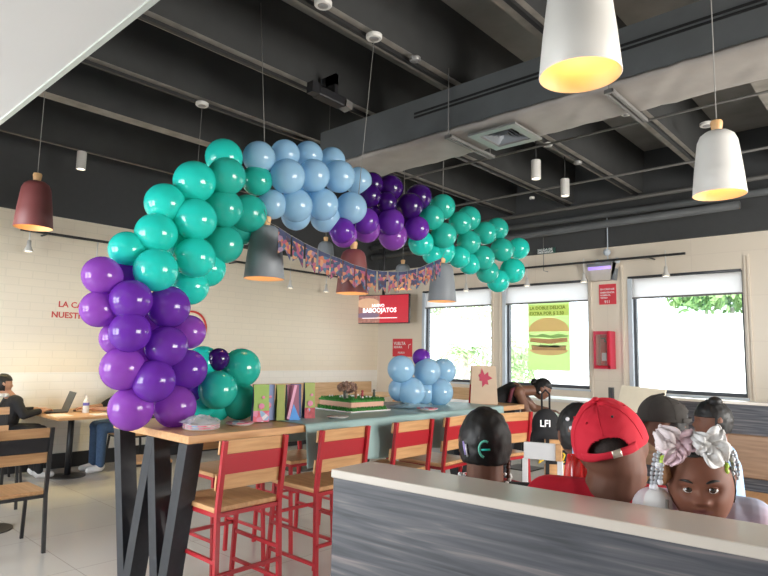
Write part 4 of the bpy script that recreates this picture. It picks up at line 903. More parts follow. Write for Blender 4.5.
text('LA DOBLE DELICIA', .075, basis((1, 0, 0), (0, 0, 1), (0, -1, 0), (.035, -.003, ph-.135)), TG, t); text('EXTRA POR $ 2.50', .075, basis((1, 0, 0), (0, 0, 1), (0, -1, 0), (.035, -.003, ph-.225)), TG, t)
def pshape(nm, pts, c, y):
    bm = B(); bm.faces.new([bm.verts.new((x*pw, y, z*ph)) for x, z in pts]); obj(nm, bm, pmat('poster_'+nm, c), t)
def arc(cx, cz, rx, rz, a0, a1, n=20): return [(cx+rx*math.cos(R(a0+(a1-a0)*k/n)), cz+rz*math.sin(R(a0+(a1-a0)*k/n))) for k in range(n+1)]
pshape('bun_top', arc(.5, .56, .49, .20, 0, 180), (.92, .50, .42), -.0030)
pshape('bun_base', arc(.5, .30, .46, .085, 180, 360), (.90, .50, .46), -.0028)
pshape('patty', [(.06, .47), (.5, .45), (.94, .47), (.95, .41), (.5, .38), (.05, .41)], (.66, .30, .28), -.0032)
pshape('lower_patty', [(.08, .36), (.92, .36), (.9, .29), (.1, .29)], (.62, .30, .30), -.0032)
pshape('lettuce', [(.02, .52), (.2, .50), (.35, .53), (.55, .50), (.75, .53), (.97, .50), (.95, .48), (.6, .46), (.3, .48), (.05, .48)], (.40, .48, .32), -.0036)
pshape('onion', [(.05, .40), (.25, .34), (.33, .39), (.5, .33), (.62, .40), (.8, .33), (.95, .39), (.9, .36), (.5, .35), (.1, .36)], (.85, .82, .74), -.0038)
# ============================================================ PARTITION AND BOOTH
PZ = 1.22
def pt(x, y): 
    q = onz(x, y, PZ); return V((q.x, q.y, 0))
A0 = pt(331, 469); A1 = pt(768, 548); dirx = (A1-A0).normalized(); ny = V((-dirx.y, dirx.x, 0))
A1 = A0+dirx*2.6
def pb(bm, s0, s1, n0, n1, z0, z1, mi=0, bev=0):
    M_ = basis(dirx, ny, (0, 0, 1), A0); return box(bm, (s0, n0, z0), (s1, n1, z1), mi, bev, M_)
t = thing('booth_partition', 'low smoky wood booth divider with cream top in the foreground', 'partition', (0, 0, 0))
obj('panel', pb(B(), .005, 2.6, .006, .160, 0, PZ-.022), 'navy', t)
obj('top_cap', pb(B(), 0, 2.6, 0, .172, PZ-.022, PZ, bev=.003), 'cap', t)
t = thing('booth_bench', 'oak booth seat behind the foreground divider', 'bench', (0, 0, 0))
obj('seat', pb(B(), .02, 2.6, .17, .60, .42, .46, bev=.01), 'paleoak', t); obj('plinth', pb(B(), .05, 2.6, .19, .54, 0, .42), 'black', t)
# far booth bench facing the camera
t = thing('far_booth_bench', 'booth bench with smoky wood upper panel and oak lower back, facing the camera', 'bench', (0, 0, 0))
YB2 = 5.95
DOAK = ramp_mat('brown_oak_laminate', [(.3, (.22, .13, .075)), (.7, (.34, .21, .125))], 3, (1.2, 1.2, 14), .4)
obj('back_frame', box(B(), (-2.15, YB2, 0), (2.6, YB2+.14, 1.165)), 'navy', t)
obj('top_cap', box(B(), (-2.17, YB2-.01, 1.165), (2.6, YB2+.15, 1.19), bev=.003), 'cap', t)
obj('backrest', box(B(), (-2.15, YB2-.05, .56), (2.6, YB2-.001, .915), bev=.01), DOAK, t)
obj('seat', box(B(), (-2.15, YB2-.55, .42), (2.6, YB2-.06, .46), bev=.01), 'wood', t)
obj('plinth', box(B(), (-2.1, YB2-.48, 0), (2.6, YB2-.005, .42)), 'black', t)
MT['wt'] = mat('white_laminate', (.80, .78, .74), .3)
def booth_table(x0, x1, y0, y1, z, label, m_='wt'):
    t = thing('booth_table', label, 'table', ((x0+x1)/2, (y0+y1)/2, 0)); sx, sy = (x1-x0)/2, (y1-y0)/2
    obj('tabletop', box(B(), (-sx, -sy, z-.035), (sx, sy, z), bev=.004), m_, t)
    for x in (-sx*.6, sx*.6): obj('pedestal', tube(B(), [(x, 0, 0.012), (x, 0, z-.035)], .035, 12), 'black', t); obj('base', box(B(), (x-.2, -.2, 0), (x+.2, .2, .012)), 'black', t)
booth_table(-4.6, -3.0, 7.35, 7.95, 1.0, 'white-topped high table under the window wall, behind the leaning woman')
booth_table(-3.3, -2.3, 6.1, 6.8, .90, 'white-topped low table behind the red cap')
booth_table(-1.15, -.1, 2.35, 2.85, .75, 'white booth table between the red-capped man and the grey-capped person')
#@@PART3
# ============================================================ PEOPLE
def cap_(bm, p, q, r0, r1, n=14):
    p = V(p); q = V(q); d = q-p; L_ = d.length; M_ = d.to_track_quat('Z', 'Y').to_matrix().to_4x4(); M_.translation = p; pr = []
    for i in range(7): a = math.pi/2*(1-i/6); pr.append((max(r0*math.cos(a), .0004), -r0*math.sin(a)))
    for i in range(7): a = math.pi/2*i/6; pr.append((max(r1*math.cos(a), .0004), L_+r1*math.sin(a)))
    lathe(bm, pr, n, M_, cap0=True, cap1=True)
def ell(bm, c, r, M_=None): ball(bm, (0, 0, 0), r, (M_ if M_ is not None else Matrix.Identity(4)) @ Matrix.Translation(V(c)) if M_ is not None else Matrix.Translation(V(c)), 20)
def g(x, c, s): return math.exp(-((x-c)/s)**2)
def headpt(n, s=1, child=False, face=True):
    rx, ry, rz = (.0715, .080, .098) if child else (.072, .093, .112)
    x, y, z = n.x*rx, n.y*ry, n.z*rz
    if n.z < 0: x *= 1-(.10 if child else .24)*(-n.z)**1.7; y = y*(1-.10*(-n.z)**2)+(.016 if n.y > -.3 else 0)*(-n.z)**2
    if n.z > 0 and n.y < 0: y *= 1.05
    if n.y > 0 and face:
        z0 = z; z = z*1.14 if child else z; k = min(1, n.y*1.5); e = .0245 if child else .0265; ax = abs(x); h = 0
        h += (.0150*g(x, 0, .0110)*g(z, -.026, .0095)+.0105*g(ax, .0120, .0070)*g(z, -.029, .0075)+.0022*g(x, 0, .008)*g(z, -.010, .013) if child else .0165*g(x, 0, .0105)*g(z, -.026, .011)+.0085*g(ax, .0125, .0075)*g(z, -.030, .008)+.006*g(x, 0, .008)*g(z, -.010, .015))
        h -= .0115*g(ax, e, .015)*g(z, 0, .0105)
        h += .0035*g(ax, e, .018)*g(z, .018, .008)+.0055*g(ax, .036, .018)*g(z, -.030, .018)
        h += .0065*g(ax, .006, .011)*g(z, -.0485, .0042)+.0080*g(x, 0, .014)*g(z, -.0590, .0050)-.004*g(x, 0, .02)*g(z, -.0535, .0022)
        h -= .003*g(x, 0, .02)*g(z, -.069, .006); h += .006*g(x, 0, .018)*g(z, -.082, .012)
        y += h*k; z = z0
    return V((x, y, z))*s
def add_head(bm, M_, s, child=False, ears=True, dens=(96, 64)):
    q = bmesh.ops.create_uvsphere(bm, u_segments=dens[0], v_segments=dens[1], radius=1)
    for v in q['verts']: v.co = M_ @ headpt(v.co.normalized(), s, child)
    if ears:
        for sx in (-1, 1):
            E_ = M_ @ Matrix.Translation((sx*(.062 if child else .070)*s, (-.022 if child else -.008)*s, -.004*s)) @ Euler((0, sx*R(14), sx*R(-20))).to_matrix().to_4x4()
            ball(bm, (0, 0, 0), (.007*s, .015*s, .026*s), E_, 14); ball(bm, (sx*.005*s, .002*s, .002*s), (.006*s, .017*s, .027*s), E_, 14)
def remesh(name, bm, vox, mats, parent, M_head=None, s=1, smooth_it=2, lip=False):
    me = bpy.data.meshes.new('tmp'); bmesh.ops.recalc_face_normals(bm, faces=bm.faces); bm.to_mesh(me); bm.free()
    o = bpy.data.objects.new('tmp', me); C.objects.link(o)
    md = o.modifiers.new('r', 'REMESH'); md.mode = 'VOXEL'; md.voxel_size = vox
    ms = o.modifiers.new('s', 'SMOOTH'); ms.iterations = smooth_it; ms.factor = .5
    dg = bpy.context.evaluated_depsgraph_get(); dg.update()
    m2 = bpy.data.meshes.new_from_object(o.evaluated_get(dg)); bpy.data.objects.remove(o)
    m2.materials.clear()
    for k in mats: m2.materials.append(MT[k] if isinstance(k, str) else k)
    inv = M_head.inverted() if M_head is not None else None
    for p in m2.polygons:
        p.use_smooth = True
        if lip and inv is not None:
            c = (inv @ p.center)/s
            if vox < .004: c.z *= 1.14
            if c.y > .03 and abs(c.x) < .021 and (-.064+abs(c.x)*.35 < c.z < -.0455-abs(c.x)*.30): p.material_index = 1
    m2.name = name; r = bpy.data.objects.new(name, m2); return link(r, parent)
def shell(name, M_, s, keep, k, matn, parent, child=False, thick=.004, noise_a=0, ns=30, face=False):
    bm = B(); q = bmesh.ops.create_uvsphere(bm, u_segments=72, v_segments=48, radius=1)
    rm = []
    for v in bm.verts:
        n = v.co.normalized(); p = headpt(n, 1, child, face); v.co = n
        v.co = p*1.0
    for f in bm.faces:
        c = f.calc_center_median()
        if not keep(c): rm.append(f)
    bmesh.ops.delete(bm, geom=rm, context='FACES')
    for v in bm.verts:
        n = v.co.normalized(); v.co = M_ @ ((v.co*k+n*noise_a*noise.noise(v.co*ns))*s)
    o = obj(name, bm, matn, parent, smooth=True); o.modifiers.new('s', 'SOLIDIFY').thickness = thick; return o
def eyes(M_, s, parent, gaze, child=False, iris='iris', skin='brown2', dx=.0245, lid=.42):
    for sx in (-1, 1):
        c = M_ @ (V((sx*dx, .0605 if child else .0715, -.0005))*s); r = .0124*s; gd = (V(gaze)-c).normalized()
        bm = B(); bmesh.ops.create_uvsphere(bm, u_segments=36, v_segments=28, radius=r, matrix=gd.to_track_quat('Z', 'Y').to_matrix().to_4x4())
        for f in bm.faces:
            a = f.calc_center_median().normalized().angle(gd); f.material_index = 2 if a < .27 else 1 if a < .66 else 0; f.smooth = True
        e = obj('eye', bm, ['sclera', 'iris', 'pupil'], parent, loc=c)
        # lids: skin shells around the ball, leaving an almond opening
        fw = (M_.to_3x3() @ V((0, 1, 0))).normalized(); up = (M_.to_3x3() @ V((0, 0, 1))).normalized(); rt = fw.cross(up)
        bm = B(); R_ = r*1.10
        def lp(el, az): return (fw*math.cos(el)*math.cos(az)+rt*math.cos(el)*math.sin(az)+up*math.sin(el))*R_
        for (e0, e1) in ((.62-lid*.5, 1.5), (-.50, -1.4)):
            def fn(u, v, e0=e0, e1=e1):
                az = (u-.5)*2.5; open_ = e0*math.cos(min(1.5, abs(az)*1.18)) ; return lp(open_+(e1-open_)*v, az)
            grid(bm, fn, 20, 6)
        o = obj('eyelid', bm, skin, parent, smooth=True, loc=c); o.modifiers.new('s', 'SOLIDIFY').thickness = .0012*s
        # eyebrow
        bm = B(); pts = []
        for k in range(7):
            u = k/6; X = sx*(.013+.029*u); n_ = None; zv = .0165+.005*math.sin(u*2.4); yv = .0
            # surface height along the brow
            rx_, ry_, rz_ = (.0715, .080, .098) if child else (.072, .093, .112)
            yv = ry_*math.sqrt(max(.02, 1-(X/rx_)**2-(zv/rz_)**2))+.0020
            pts.append(M_ @ (V((X, yv, zv))*s))
        tube(bm, pts, [.0010*s, .0026*s, .0032*s, .0032*s, .0028*s, .0020*s, .0006*s], 6); obj('eyebrow', bm, 'hair', parent)
def hand(bm, wrist, d, nrm, s=1, curl=.35, thumb=1):
    wrist = V(wrist); d = V(d).normalized(); nrm = V(nrm).normalized(); sd = d.cross(nrm).normalized()*thumb; nrm = (nrm-d*nrm.dot(d)).normalized()
    for k in range(4):
        o_ = (k-1.5)*.019*s; k0 = wrist+sd*o_*.7; k1 = wrist+d*.085*s+sd*o_; cap_(bm, k0, k1, .014*s, .0115*s, 10)
        ln = (.062, .076, .070, .052)[k]*s; a = curl; p1 = k1+(d*math.cos(a)-nrm*math.sin(a))*ln*.5; p2 = p1+(d*math.cos(a*2.3)-nrm*math.sin(a*2.3))*ln*.5
        cap_(bm, k1, p1, .0098*s, .0090*s, 10); cap_(bm, p1, p2, .0090*s, .0078*s, 10)
    b = wrist+d*.02*s-sd*.025*s; m_ = b+(d*.75-sd*.6).normalized()*.038*s; cap_(bm, b, m_, .013*s, .011*s, 10); cap_(bm, m_, m_+(d*.95-nrm*.3).normalized()*.028*s, .0105*s, .009*s, 10)
def frame(loc, fwd, up=(0, 0, 1), roll=0, pitch=0):     # head frame: +Y forward
    f = V(fwd).normalized(); u = V(up); x = f.cross(u).normalized(); u = x.cross(f).normalized()
    M_ = basis(x, f, u, (0, 0, 0)); M_ = M_ @ Matrix.Rotation(roll, 4, 'Y') @ Matrix.Rotation(pitch, 4, 'X'); M_.translation = V(loc); return M_
def person(label, loc, group=None): return thing('person', label, 'person', loc, 0, group)
def seated(label, pos, ang, s, skin, shirt, pants, hairm, hairkeep=None, seat=.46, arms=None, headyaw=0, lean=0, vox=.008, tilt=0, shoes='whitecloth', sleeve=.5, hk=1.05, head_s=1.0, child=False, headpos=None, hp=0, torso_h=.60, headM=None, upright=False, kneel=False, neck=.056):
    """a sitting figure; origin on the floor under the pelvis, facing local +Y turned by ang"""
    t = person(label, (pos[0], pos[1], 0)); rz = Matrix.Rotation(ang, 3, 'Z')
    def P(x, y, z): return rz @ V((x*s, y*s, 0))+V((0, 0, seat+(z-.46)*s))
    ln = lean
    ch_ = P(0, ln*.7+.0, .46+torso_h*.62); nk = P(0, ln, .46+torso_h*.98); hc = V(headpos)-t.location if headpos is not None else P(0, ln+.03, .46+torso_h+.19)
    f = rz @ Matrix.Rotation(headyaw, 3, 'Z') @ V((0, 1, 0)); HM = headM if headM is not None else frame(hc, f, roll=tilt, pitch=hp)
    if headM is not None: HM = headM.copy(); HM.translation = hc
    hs_ = head_s
    def torso(bm, e): 
        cap_(bm, P(0, .01, .56), P(0, ln*.5, .46+torso_h*.45), (.145*s+e), (.130*s+e)); cap_(bm, P(0, ln*.5, .46+torso_h*.45), P(0, ln*.85, .46+torso_h*.72), .13*s+e, .115*s+e)
        for sx in (-1, 1): cap_(bm, P(sx*.06, ln*.6, .46+torso_h*.55), P(sx*.10, ln*.9, .46+torso_h*.84), .105*s+e, .075*s+e)
        cap_(bm, P(-.165, ln*.95, .46+torso_h*.86), P(.165, ln*.95, .46+torso_h*.86), .060*s+e, .060*s+e)
    A = arms or ((-.24, .12, .74, -.16, .38, .76), (.24, .12, .74, .16, .38, .76)); A = [a for a in A]
    hips = [(sx*.09, 0, .55) for sx in (-1, 1)]
    bm = B(); torso(bm, 0); cap_(bm, nk-V((0, 0, .05)), HM @ (V((0, -.018, -.04))*hs_), neck*s, neck*.93*s)
    add_head(bm, HM, hs_, child)
    for k, a in enumerate(A):
        sx = -1 if k == 0 else 1; sh = P(sx*.185, ln*.95, .46+torso_h*.85); el = P(*a[:3]); wr = P(*a[3:6]); cap_(bm, sh, el, .046*s, .038*s); cap_(bm, el, wr, .037*s, .026*s); hand(bm, wr, wr-el, V((0, 0, 1)), s, .35, sx)
    legs = []
    for sx in (-1, 1):
        hp_ = P(sx*.09, .0, .555); kn = P(sx*.11, .43, .55); an = V((kn.x, kn.y, .09))
        if kneel: kn = P(sx*.10, .08, .555); kn.z = .525; an = rz @ V((sx*.06, -.16, 0)); an.z = .51
        legs.append((hp_, kn, an)); cap_(bm, hp_, kn, .085*s, .058*s); cap_(bm, kn, an, .052*s, .034*s)
        cap_(bm, an-V((0, 0, .035)), an+rz@V((0, .12*s, -.045)), .034*s, .028*s)
    remesh('body', bm, vox, [skin, 'lip'], t, HM, hs_, lip=True)
    bm = B(); torso(bm, .012)
    for k, a in enumerate(A):
        sx = -1 if k == 0 else 1; sh = P(sx*.185, ln*.95, .46+torso_h*.85); el = P(*a[:3]); wr = P(*a[3:6]); cap_(bm, sh, sh.lerp(el, min(1, sleeve*2)), .060*s, .050*s)
        if sleeve > .5: cap_(bm, el, el.lerp(wr, (sleeve-.5)*2*.95), .048*s, .036*s)
    remesh('shirt', bm, vox, [shirt], t)
    bm = B()
    for hp_, kn, an in legs: cap_(bm, hp_, kn, .098*s, .072*s); cap_(bm, kn, an, .066*s, .052*s)
    cap_(bm, P(-.07, 0, .56), P(.07, 0, .56), .125*s, .125*s)
    remesh('trousers', bm, vox, [pants], t)
    for hp_, kn, an in legs:
        bm = B(); cap_(bm, an+V((0, 0, -.035)), an+rz@V((0, .14*s, -.05)), .045*s, .036*s); cap_(bm, an+V((0, 0, -.02))+rz@V((0, -.02, 0)), an+V((0, 0, .01)), .042*s, .045*s); remesh('shoe', bm, vox, [shoes], t)
    if hairkeep: shell('hair', HM, hs_, hairkeep, hk, hairm, t, child, thick=.008, noise_a=.004, ns=60)
    return t, HM
def ballcap(M_, s, m_, parent, opening=True, buckle=True):
    rx, ry, rz = .086*s, .108*s, .104*s
    bm = B(); nu, nv = 240, 56; e0 = R(-6)
    def pf(a, e):
        k = 1+.012*abs(math.sin(a*3))**.3
        return V((rx*math.cos(e)*math.sin(a)*k, ry*math.cos(e)*math.cos(a)*k*(1.0 if math.cos(a) > 0 else .98), rz*(math.sin(e)**1.0 if e > 0 else math.sin(e))*(.94+.06*math.cos(a))+.0025*noise.noise(V((a*3, e*5, 0)))))
    def hole(a, e): da = abs(a-math.pi); return opening and e < R(23) and (da/R(31))**2+((e-R(6))/R(17))**2 < 1 and e > R(3)
    gr = [[None]*(nv+1) for _ in range(nu)]
    for i in range(nu):
        for j in range(nv+1): a = i/nu*2*math.pi; e = e0+(math.pi/2-e0-.001)*j/nv; gr[i][j] = bm.verts.new(M_ @ pf(a, e))
    for i in range(nu):
        for j in range(nv):
            a = (i+.5)/nu*2*math.pi; e = e0+(math.pi/2-e0)*(j+.5)/nv
            if hole(a, e): continue
            f = bm.faces.new((gr[i][j], gr[(i+1) % nu][j], gr[(i+1) % nu][j+1], gr[i][j+1])); f.smooth = True
    o = obj('cap_crown', bm, m_, parent, smooth=True); sm = o.modifiers.new('s', 'SOLIDIFY'); sm.thickness = .003
    bm = B()
    for k in range(6):
        a = k*math.pi/3+math.pi/6*0
        tube(bm, [M_ @ (pf(a, R(26 if (opening and k == 3) else 2)+(math.pi/2-R(26 if (opening and k == 3) else 2))*i/14)*1.006) for i in range(15)], .0012*s, 5)
    obj('cap_seam', bm, m_, o)
    obj('cap_button', ball(B(), (0, 0, rz*1.0), (.009*s, .009*s, .005*s), M_, 12), m_, parent)
    for k in range(6):
        a = k*math.pi/3+math.pi/6; c = pf(a, R(48)); 
        bm = B(); ball(bm, c*1.012, .0032*s, M_, 8); obj('eyelet', bm, m_ if k != 2 else 'black', o)
    # brim
    bm = B()
    def bf(u, v): a = (u-.5)*2.0; rr = 1+v*.62*math.cos(a*.8); return M_ @ V((rx*math.sin(a)*(1+.10*v), ry*math.cos(a)*1.0+v*.068*s*math.cos(a*.9), -.010*s-.012*s*v-.012*s*abs(a)**2*v))
    grid(bm, bf, 24, 8); b = obj('cap_brim', bm, m_, parent, smooth=True); b.modifiers.new('s', 'SOLIDIFY').thickness = .004
    if opening:
        bm = B()
        def sf(u, v): a = math.pi+(u-.5)*R(88); e = R(-6)+R(11)*v; return M_ @ (pf(a, e)*1.022)
        grid(bm, sf, 24, 3); st_ = obj('cap_strap', bm, m_, parent, smooth=True); st_.modifiers.new('s', 'SOLIDIFY').thickness = .003
        if buckle:
            bm = B()
            def kf(u, v): a = math.pi-R(11)+(u-.5)*R(13); e = R(-6)+R(11)*v; return M_ @ (pf(a, e)*1.038)
            grid(bm, kf, 6, 2); bb = obj('strap_buckle', bm, mat('pale_brass', (.70, .62, .50), .35, .5), st_, smooth=True); bb.modifiers.new('s', 'SOLIDIFY').thickness = .003
MT['hair2'] = MT['hair']
HV = V((FW.x, FW.y, 0)).normalized(); RV = V((RT.x, RT.y, 0)).normalized()
def yaw_of(v): return math.atan2(-v.x, v.y)
# ---- man in the red cap (back of his head towards us)
hd = dep(613, 451, 1.62); fdir = (HV*math.cos(R(24))+RV*math.sin(R(24)))
HMr = frame(hd, fdir, roll=R(-17), pitch=R(6))
px_, py_ = hd.x, hd.y
bp = hd-HV*-.02
t, HM = seated('person in a bright red baseball cap and red shirt, seen from behind the divider', (hd.x-fdir.x*.04, hd.y-fdir.y*.04), yaw_of(fdir), 1.0, 'brown', 'redcloth', 'jean', 'hair', headpos=hd, headM=HMr, seat=.46, head_s=1.10, lean=.03, sleeve=.5, vox=.007, torso_h=.785, neck=.078)
ballcap(HM @ Matrix.Translation((0, -.002, .028)) @ Matrix.Rotation(R(4), 4, 'X'), 1.14, 'redcloth', t)
shell('hair', HM, 1.10, lambda c: c.z < .07 and c.y < .02 and c.z > .005, 1.012, mat('shaved_hair', (.035, .022, .018), .8, noise_s=200, noise_a=.5), t, thick=.002)
# ---- child with the green clip (left), seen from behind
hd = dep(485, 443, 1.86); fd = V((hd.x, hd.y, 0)).normalized()
t, HM = seated('child with sleek black hair, green hair clip and bead necklace, seen from behind', (hd.x-fd.x*.02, hd.y-fd.y*.02), yaw_of(fd), .78, 'brown', 'blackcloth', 'jean', 'hair', lambda c: (c.y < .035 or c.z > .045) and c.z > -.048-.0*c.y, headpos=hd, seat=.60, head_s=1.04, child=True, vox=.006, torso_h=.74, sleeve=.4, hk=1.10, neck=.075)
hdl = hd-t.location
bm = B()
def hl(x, y, z): return HM @ (V((x, y, z))*1.07)
def on_head(x, z, off=.008): 
    rx, ry, rz = .067*1.06, .080*1.05*1.06, .092*1.06; return hl(x, -ry*math.sqrt(max(.01, 1-(x/rx)**2-(z/rz)**2))-off, z)
# local x axis of a head facing away points to the right of the picture
bm = B(); pts = [on_head(.000+.016*math.cos(a), -.004+.022*math.sin(a)) for a in [R(60+d*22) for d in range(10)]]; tube(bm, pts, .0035, 8)
obj('hair_clip', bm, mat('mint_green_clip', (.12, .55, .42), .3), t)
bm = B(); tube(bm, [on_head(-.010, -.006), on_head(.014, -.004)], .003, 8); obj('hair_clip', bm, MT['b_teal'], t)
bm = B(); tube(bm, [on_head(-.060, .010), on_head(-.057, -.006), on_head(-.053, -.026)], .0042, 8); obj('hair_clip', bm, mat('lilac_clip', (.42, .32, .72), .3), t)
bm = B(); tube(bm, [on_head(-.054, .004), on_head(-.048, -.030)], .003, 8); obj('hair_clip', bm, mat('pearly_clip', (.75, .72, .76), .3), t)
bm = B(); c0 = hdl+V((0, 0, -.108))
for k in range(26):
    a = math.pi*2*k/26; ball(bm, c0+V((.078*math.cos(a), .078*math.sin(a), .012*math.sin(a*2))), .0055, seg=8)
obj('bead_necklace', bm, 'whitecloth', t)
bm = B()
for k in range(8): ball(bm, hdl+RV*.068-HV*.02+V((0, 0, -.03-.013*k)), (.007, .007, .0075), seg=8)
obj('braid', bm, mat('brown_braid', (.10, .04, .025), .5), t)
# ---- girl looking at us over the divider
hd = dep(700, 483, 1.33); tc_ = V((-hd.x, -hd.y, 0)).normalized()
GS = .94
Mg = frame(hd, tc_, roll=R(4.5), pitch=R(-3))
fb = tc_
t, HM = seated('little girl with pink and white hair bows and beaded braids peeking over divider', (hd.x-tc_.x*.10, hd.y-tc_.y*.10), yaw_of(tc_), .62, 'brown2', MT['whitecloth'], 'jean', 'hair', headpos=hd, headM=Mg, seat=.80, head_s=GS, child=True, vox=.0030, torso_h=.70, kneel=True, sleeve=1.0, arms=((-.27, .06, .80, -.20, .20, .70), (.27, .06, .80, .20, .20, .70)))
TD = ramp_mat('pastel_tie_dye_cotton', [(.32, (.34, .50, .74)), (.45, (.62, .62, .78)), (.55, (.74, .52, .62)), (.70, (.78, .76, .80))], 5, (1, 1, 1), .85, detail=2, bump=.15)
for c in t.children:
    if c.name.startswith('shirt'): c.data.materials[0] = TD
gz = CAM-t.location; hl_ = hd-t.location
eyes(HM, GS, t, gz, child=True, lid=.22)
# hood around the neck
bm = B(); hc = HM @ (V((0, -.02, -.085))*GS)
ring = []
for k in range(25):
    a = R(-150+300*k/24)-math.pi/2*0; ring.append(hc+(-RV)*(.088*math.sin(a))+HV*(.075*math.cos(a)+.02)+V((0, 0, -.022+.045*math.cos(a)*.7)))
tube(bm, ring, [.012+.022*math.sin(math.pi*k/24)**.5 for k in range(25)], 12); obj('hood', bm, TD, t, smooth=True)
bm = B(); c1 = hl_-RV*.085+V((0, 0, -.045))+HV*.02
cap_(bm, c1, c1-RV*.012-V((0, 0, .09)), .030, .038); obj('collar', bm, 'whitecloth', t, smooth=True)
bm = B(); tube(bm, [c1+V((0, 0, .01))-HV*.030+RV*.006, c1-V((0, 0, .08))-HV*.037+RV*.002], .0035, 6); obj('zip', bm, 'metal', t)
# scalp hair with cornrows
shell('hair', HM, GS, lambda c: (c.z > .068-.5*max(0, abs(c.x)-.03) and c.y > 0) or (c.y <= .012 and c.z > -.035), 1.03, 'hair', t, True, thick=.004, noise_a=.003, ns=80)
bm = B()
for k in range(7):
    xx = (k-3)*.018; pts = []
    for j in range(9):
        e = R(50+11*j); y = .080*math.cos(e)*math.sqrt(max(0, 1-(xx/.068)**2)); z = .098*math.sin(e)*math.sqrt(max(0, 1-(xx/.068)**2)); pts.append(HM @ (V((xx, y, z))*GS*1.025))
    tube(bm, pts, .0045, 7)
obj('cornrows', bm, 'hair', t)
# pulled little bun at the back right
bm = B(); ball(bm, HM @ (V((-.050, -.02, .065))*GS), (.020, .020, .018), seg=14); obj('hair_knot', bm, 'hair', t)
MESHP = mat('pink_tulle_ribbon', (.80, .58, .66), .8, noise_s=70, noise_a=.12, bump=.5, bump_s=120); MESHW = mat('white_lace_ribbon', (.90, .88, .88), .8, noise_s=110, noise_a=.22, bump=.5, bump_s=140); MESHPW = mat('blush_white_ribbon', (.80, .70, .72), .8, noise_s=70, noise_a=.12, bump=.5, bump_s=120)
def bow(c, lobes, knotm, name='hair_bow'):
    c = V(c)-t.location; k0 = ball(B(), c, (.011, .011, .011), seg=12); ko = obj(name, k0, knotm, t, smooth=True)
    for (dx, dz, L_, W_, m_) in lobes:
        d = (RT*dx+UP*dz).normalized(); sd = d.cross(FW).normalized(); bm = B()
        def lf(u, v):
            # a gathered loop, wavy across, folded back at the end
            w_ = W_*math.sin(math.pi*min(1, .12+u*.75))*(v-.5)*2; cr = .0045*math.sin(v*15+u*3)*(1-.2*u); arch_ = .016*math.sin(math.pi*min(1, u))
            return c+d*L_*u+sd*w_-FW*(arch_+cr-.004)+UP*.002*math.sin(v*23)
        grid(bm, lf, 16, 26); o = obj('bow_loop', bm, m_, ko, smooth=True); o.modifiers.new('s', 'SOLIDIFY').thickness = .0015
        bm = B(); tube(bm, [lf(.97, v/14) for v in range(15)], .0022, 5); obj('bow_edge', bm, m_, ko)
bow(dep(676, 444, 1.235), [(-.8, .62, .048, .026, MESHPW), (.9, .45, .044, .024, MESHP), (-.35, -1, .046, .022, MESHP), (.55, -.55, .034, .018, MESHP), (-1, -.1, .040, .016, MESHPW)], MESHP)
bow(dep(705.5, 443, 1.225), [(-.6, .35, .030, .018, MESHW), (.75, .60, .045, .024, MESHW), (.62, -.62, .058, .032, MESHW), (-.35, -.7, .026, .016, MESHW)], MESHW)
CB = mat('clear_grey_bead', (.42, .44, .48), .15, coat=1); GB = mat('lime_bead', (.50, .70, .08), .3); WB = mat('white_bead', (.80, .80, .86), .25)
def beadstrand(pts, spec, label=None):
    bm = B(); P_ = [V(p)-t.location for p in pts]; sg = [(P_[i+1]-P_[i]).length for i in range(len(P_)-1)]; T = sum(sg); n = max(4, int(T/.0082))
    for k in range(n):
        s_ = T*k/(n-1); i = 0
        while i < len(sg)-1 and s_ > sg[i]: s_ -= sg[i]; i += 1
        p = P_[i].lerp(P_[i+1], min(1, s_/max(1e-6, sg[i]))); mi = spec.get(k, spec.get(k-n, 0)); ball(bm, p, .0052 if mi == 0 else .0068, seg=8, mi=mi)
    obj('bead_strand', bm, [CB, GB, WB], t)
D_ = 1.30
def dp(x, y, d=0): return dep(x, y, D_+d)
beadstrand([dp(659, 452), dp(657, 470), dp(655, 487, -.01)], {-1: 2, 3: 2})
beadstrand([dp(664, 455), dp(662, 464, -.02), dp(660, 482, -.01)], {1: 1, 2: 1, -1: 2})
beadstrand([dp(655, 455, .02), dp(652, 474, .02), dp(652, 487, .02)], {-1: 2})
beadstrand([dp(668, 458, .03), dp(667, 470, .03), dp(667, 480, .03)], {-1: 0})
beadstrand([dp(722, 449), dp(726, 462, -.01), dp(726, 471, -.02)], {-1: 1, -2: 1})
beadstrand([dp(730, 450), dp(733, 463), dp(732, 483)], {2: 2, -1: 2})
beadstrand([dp(727, 448, .02), dp(731, 458, .02), dp(737, 478, .02)], {-1: 0, 0: 0})
beadstrand([dp(733, 452, .03), dp(738, 466, .03), dp(738, 474, .03)], {})
bm = B(); tube(bm, [q_-t.location for q_ in (dp(664, 462, .02), dp(666, 476, .02), dp(663, 484, .02))], [.010, .012, .006], 8); obj('hair_wisp', bm, mat('light_brown_lock', (.30, .14, .06), .6), t)
# ---- person in grey cap
hd = dep(664, 423, 2.55); fl = (-RV*.85+HV*.5).normalized()
t, HM = seated('person in a charcoal baseball cap turned to the left, beyond the pink bow', (hd.x-fl.x*.03, hd.y-fl.y*.03), yaw_of(fl), .92, 'brown', 'greycloth', 'jean', 'hair', lambda c: c.y < .01 and c.z > -.04, headpos=hd, seat=.46, head_s=.98, vox=.008, torso_h=.76, hk=1.02)
ballcap(HM @ Matrix.Translation((0, 0, .020)), .98, 'greycloth', t, buckle=False)
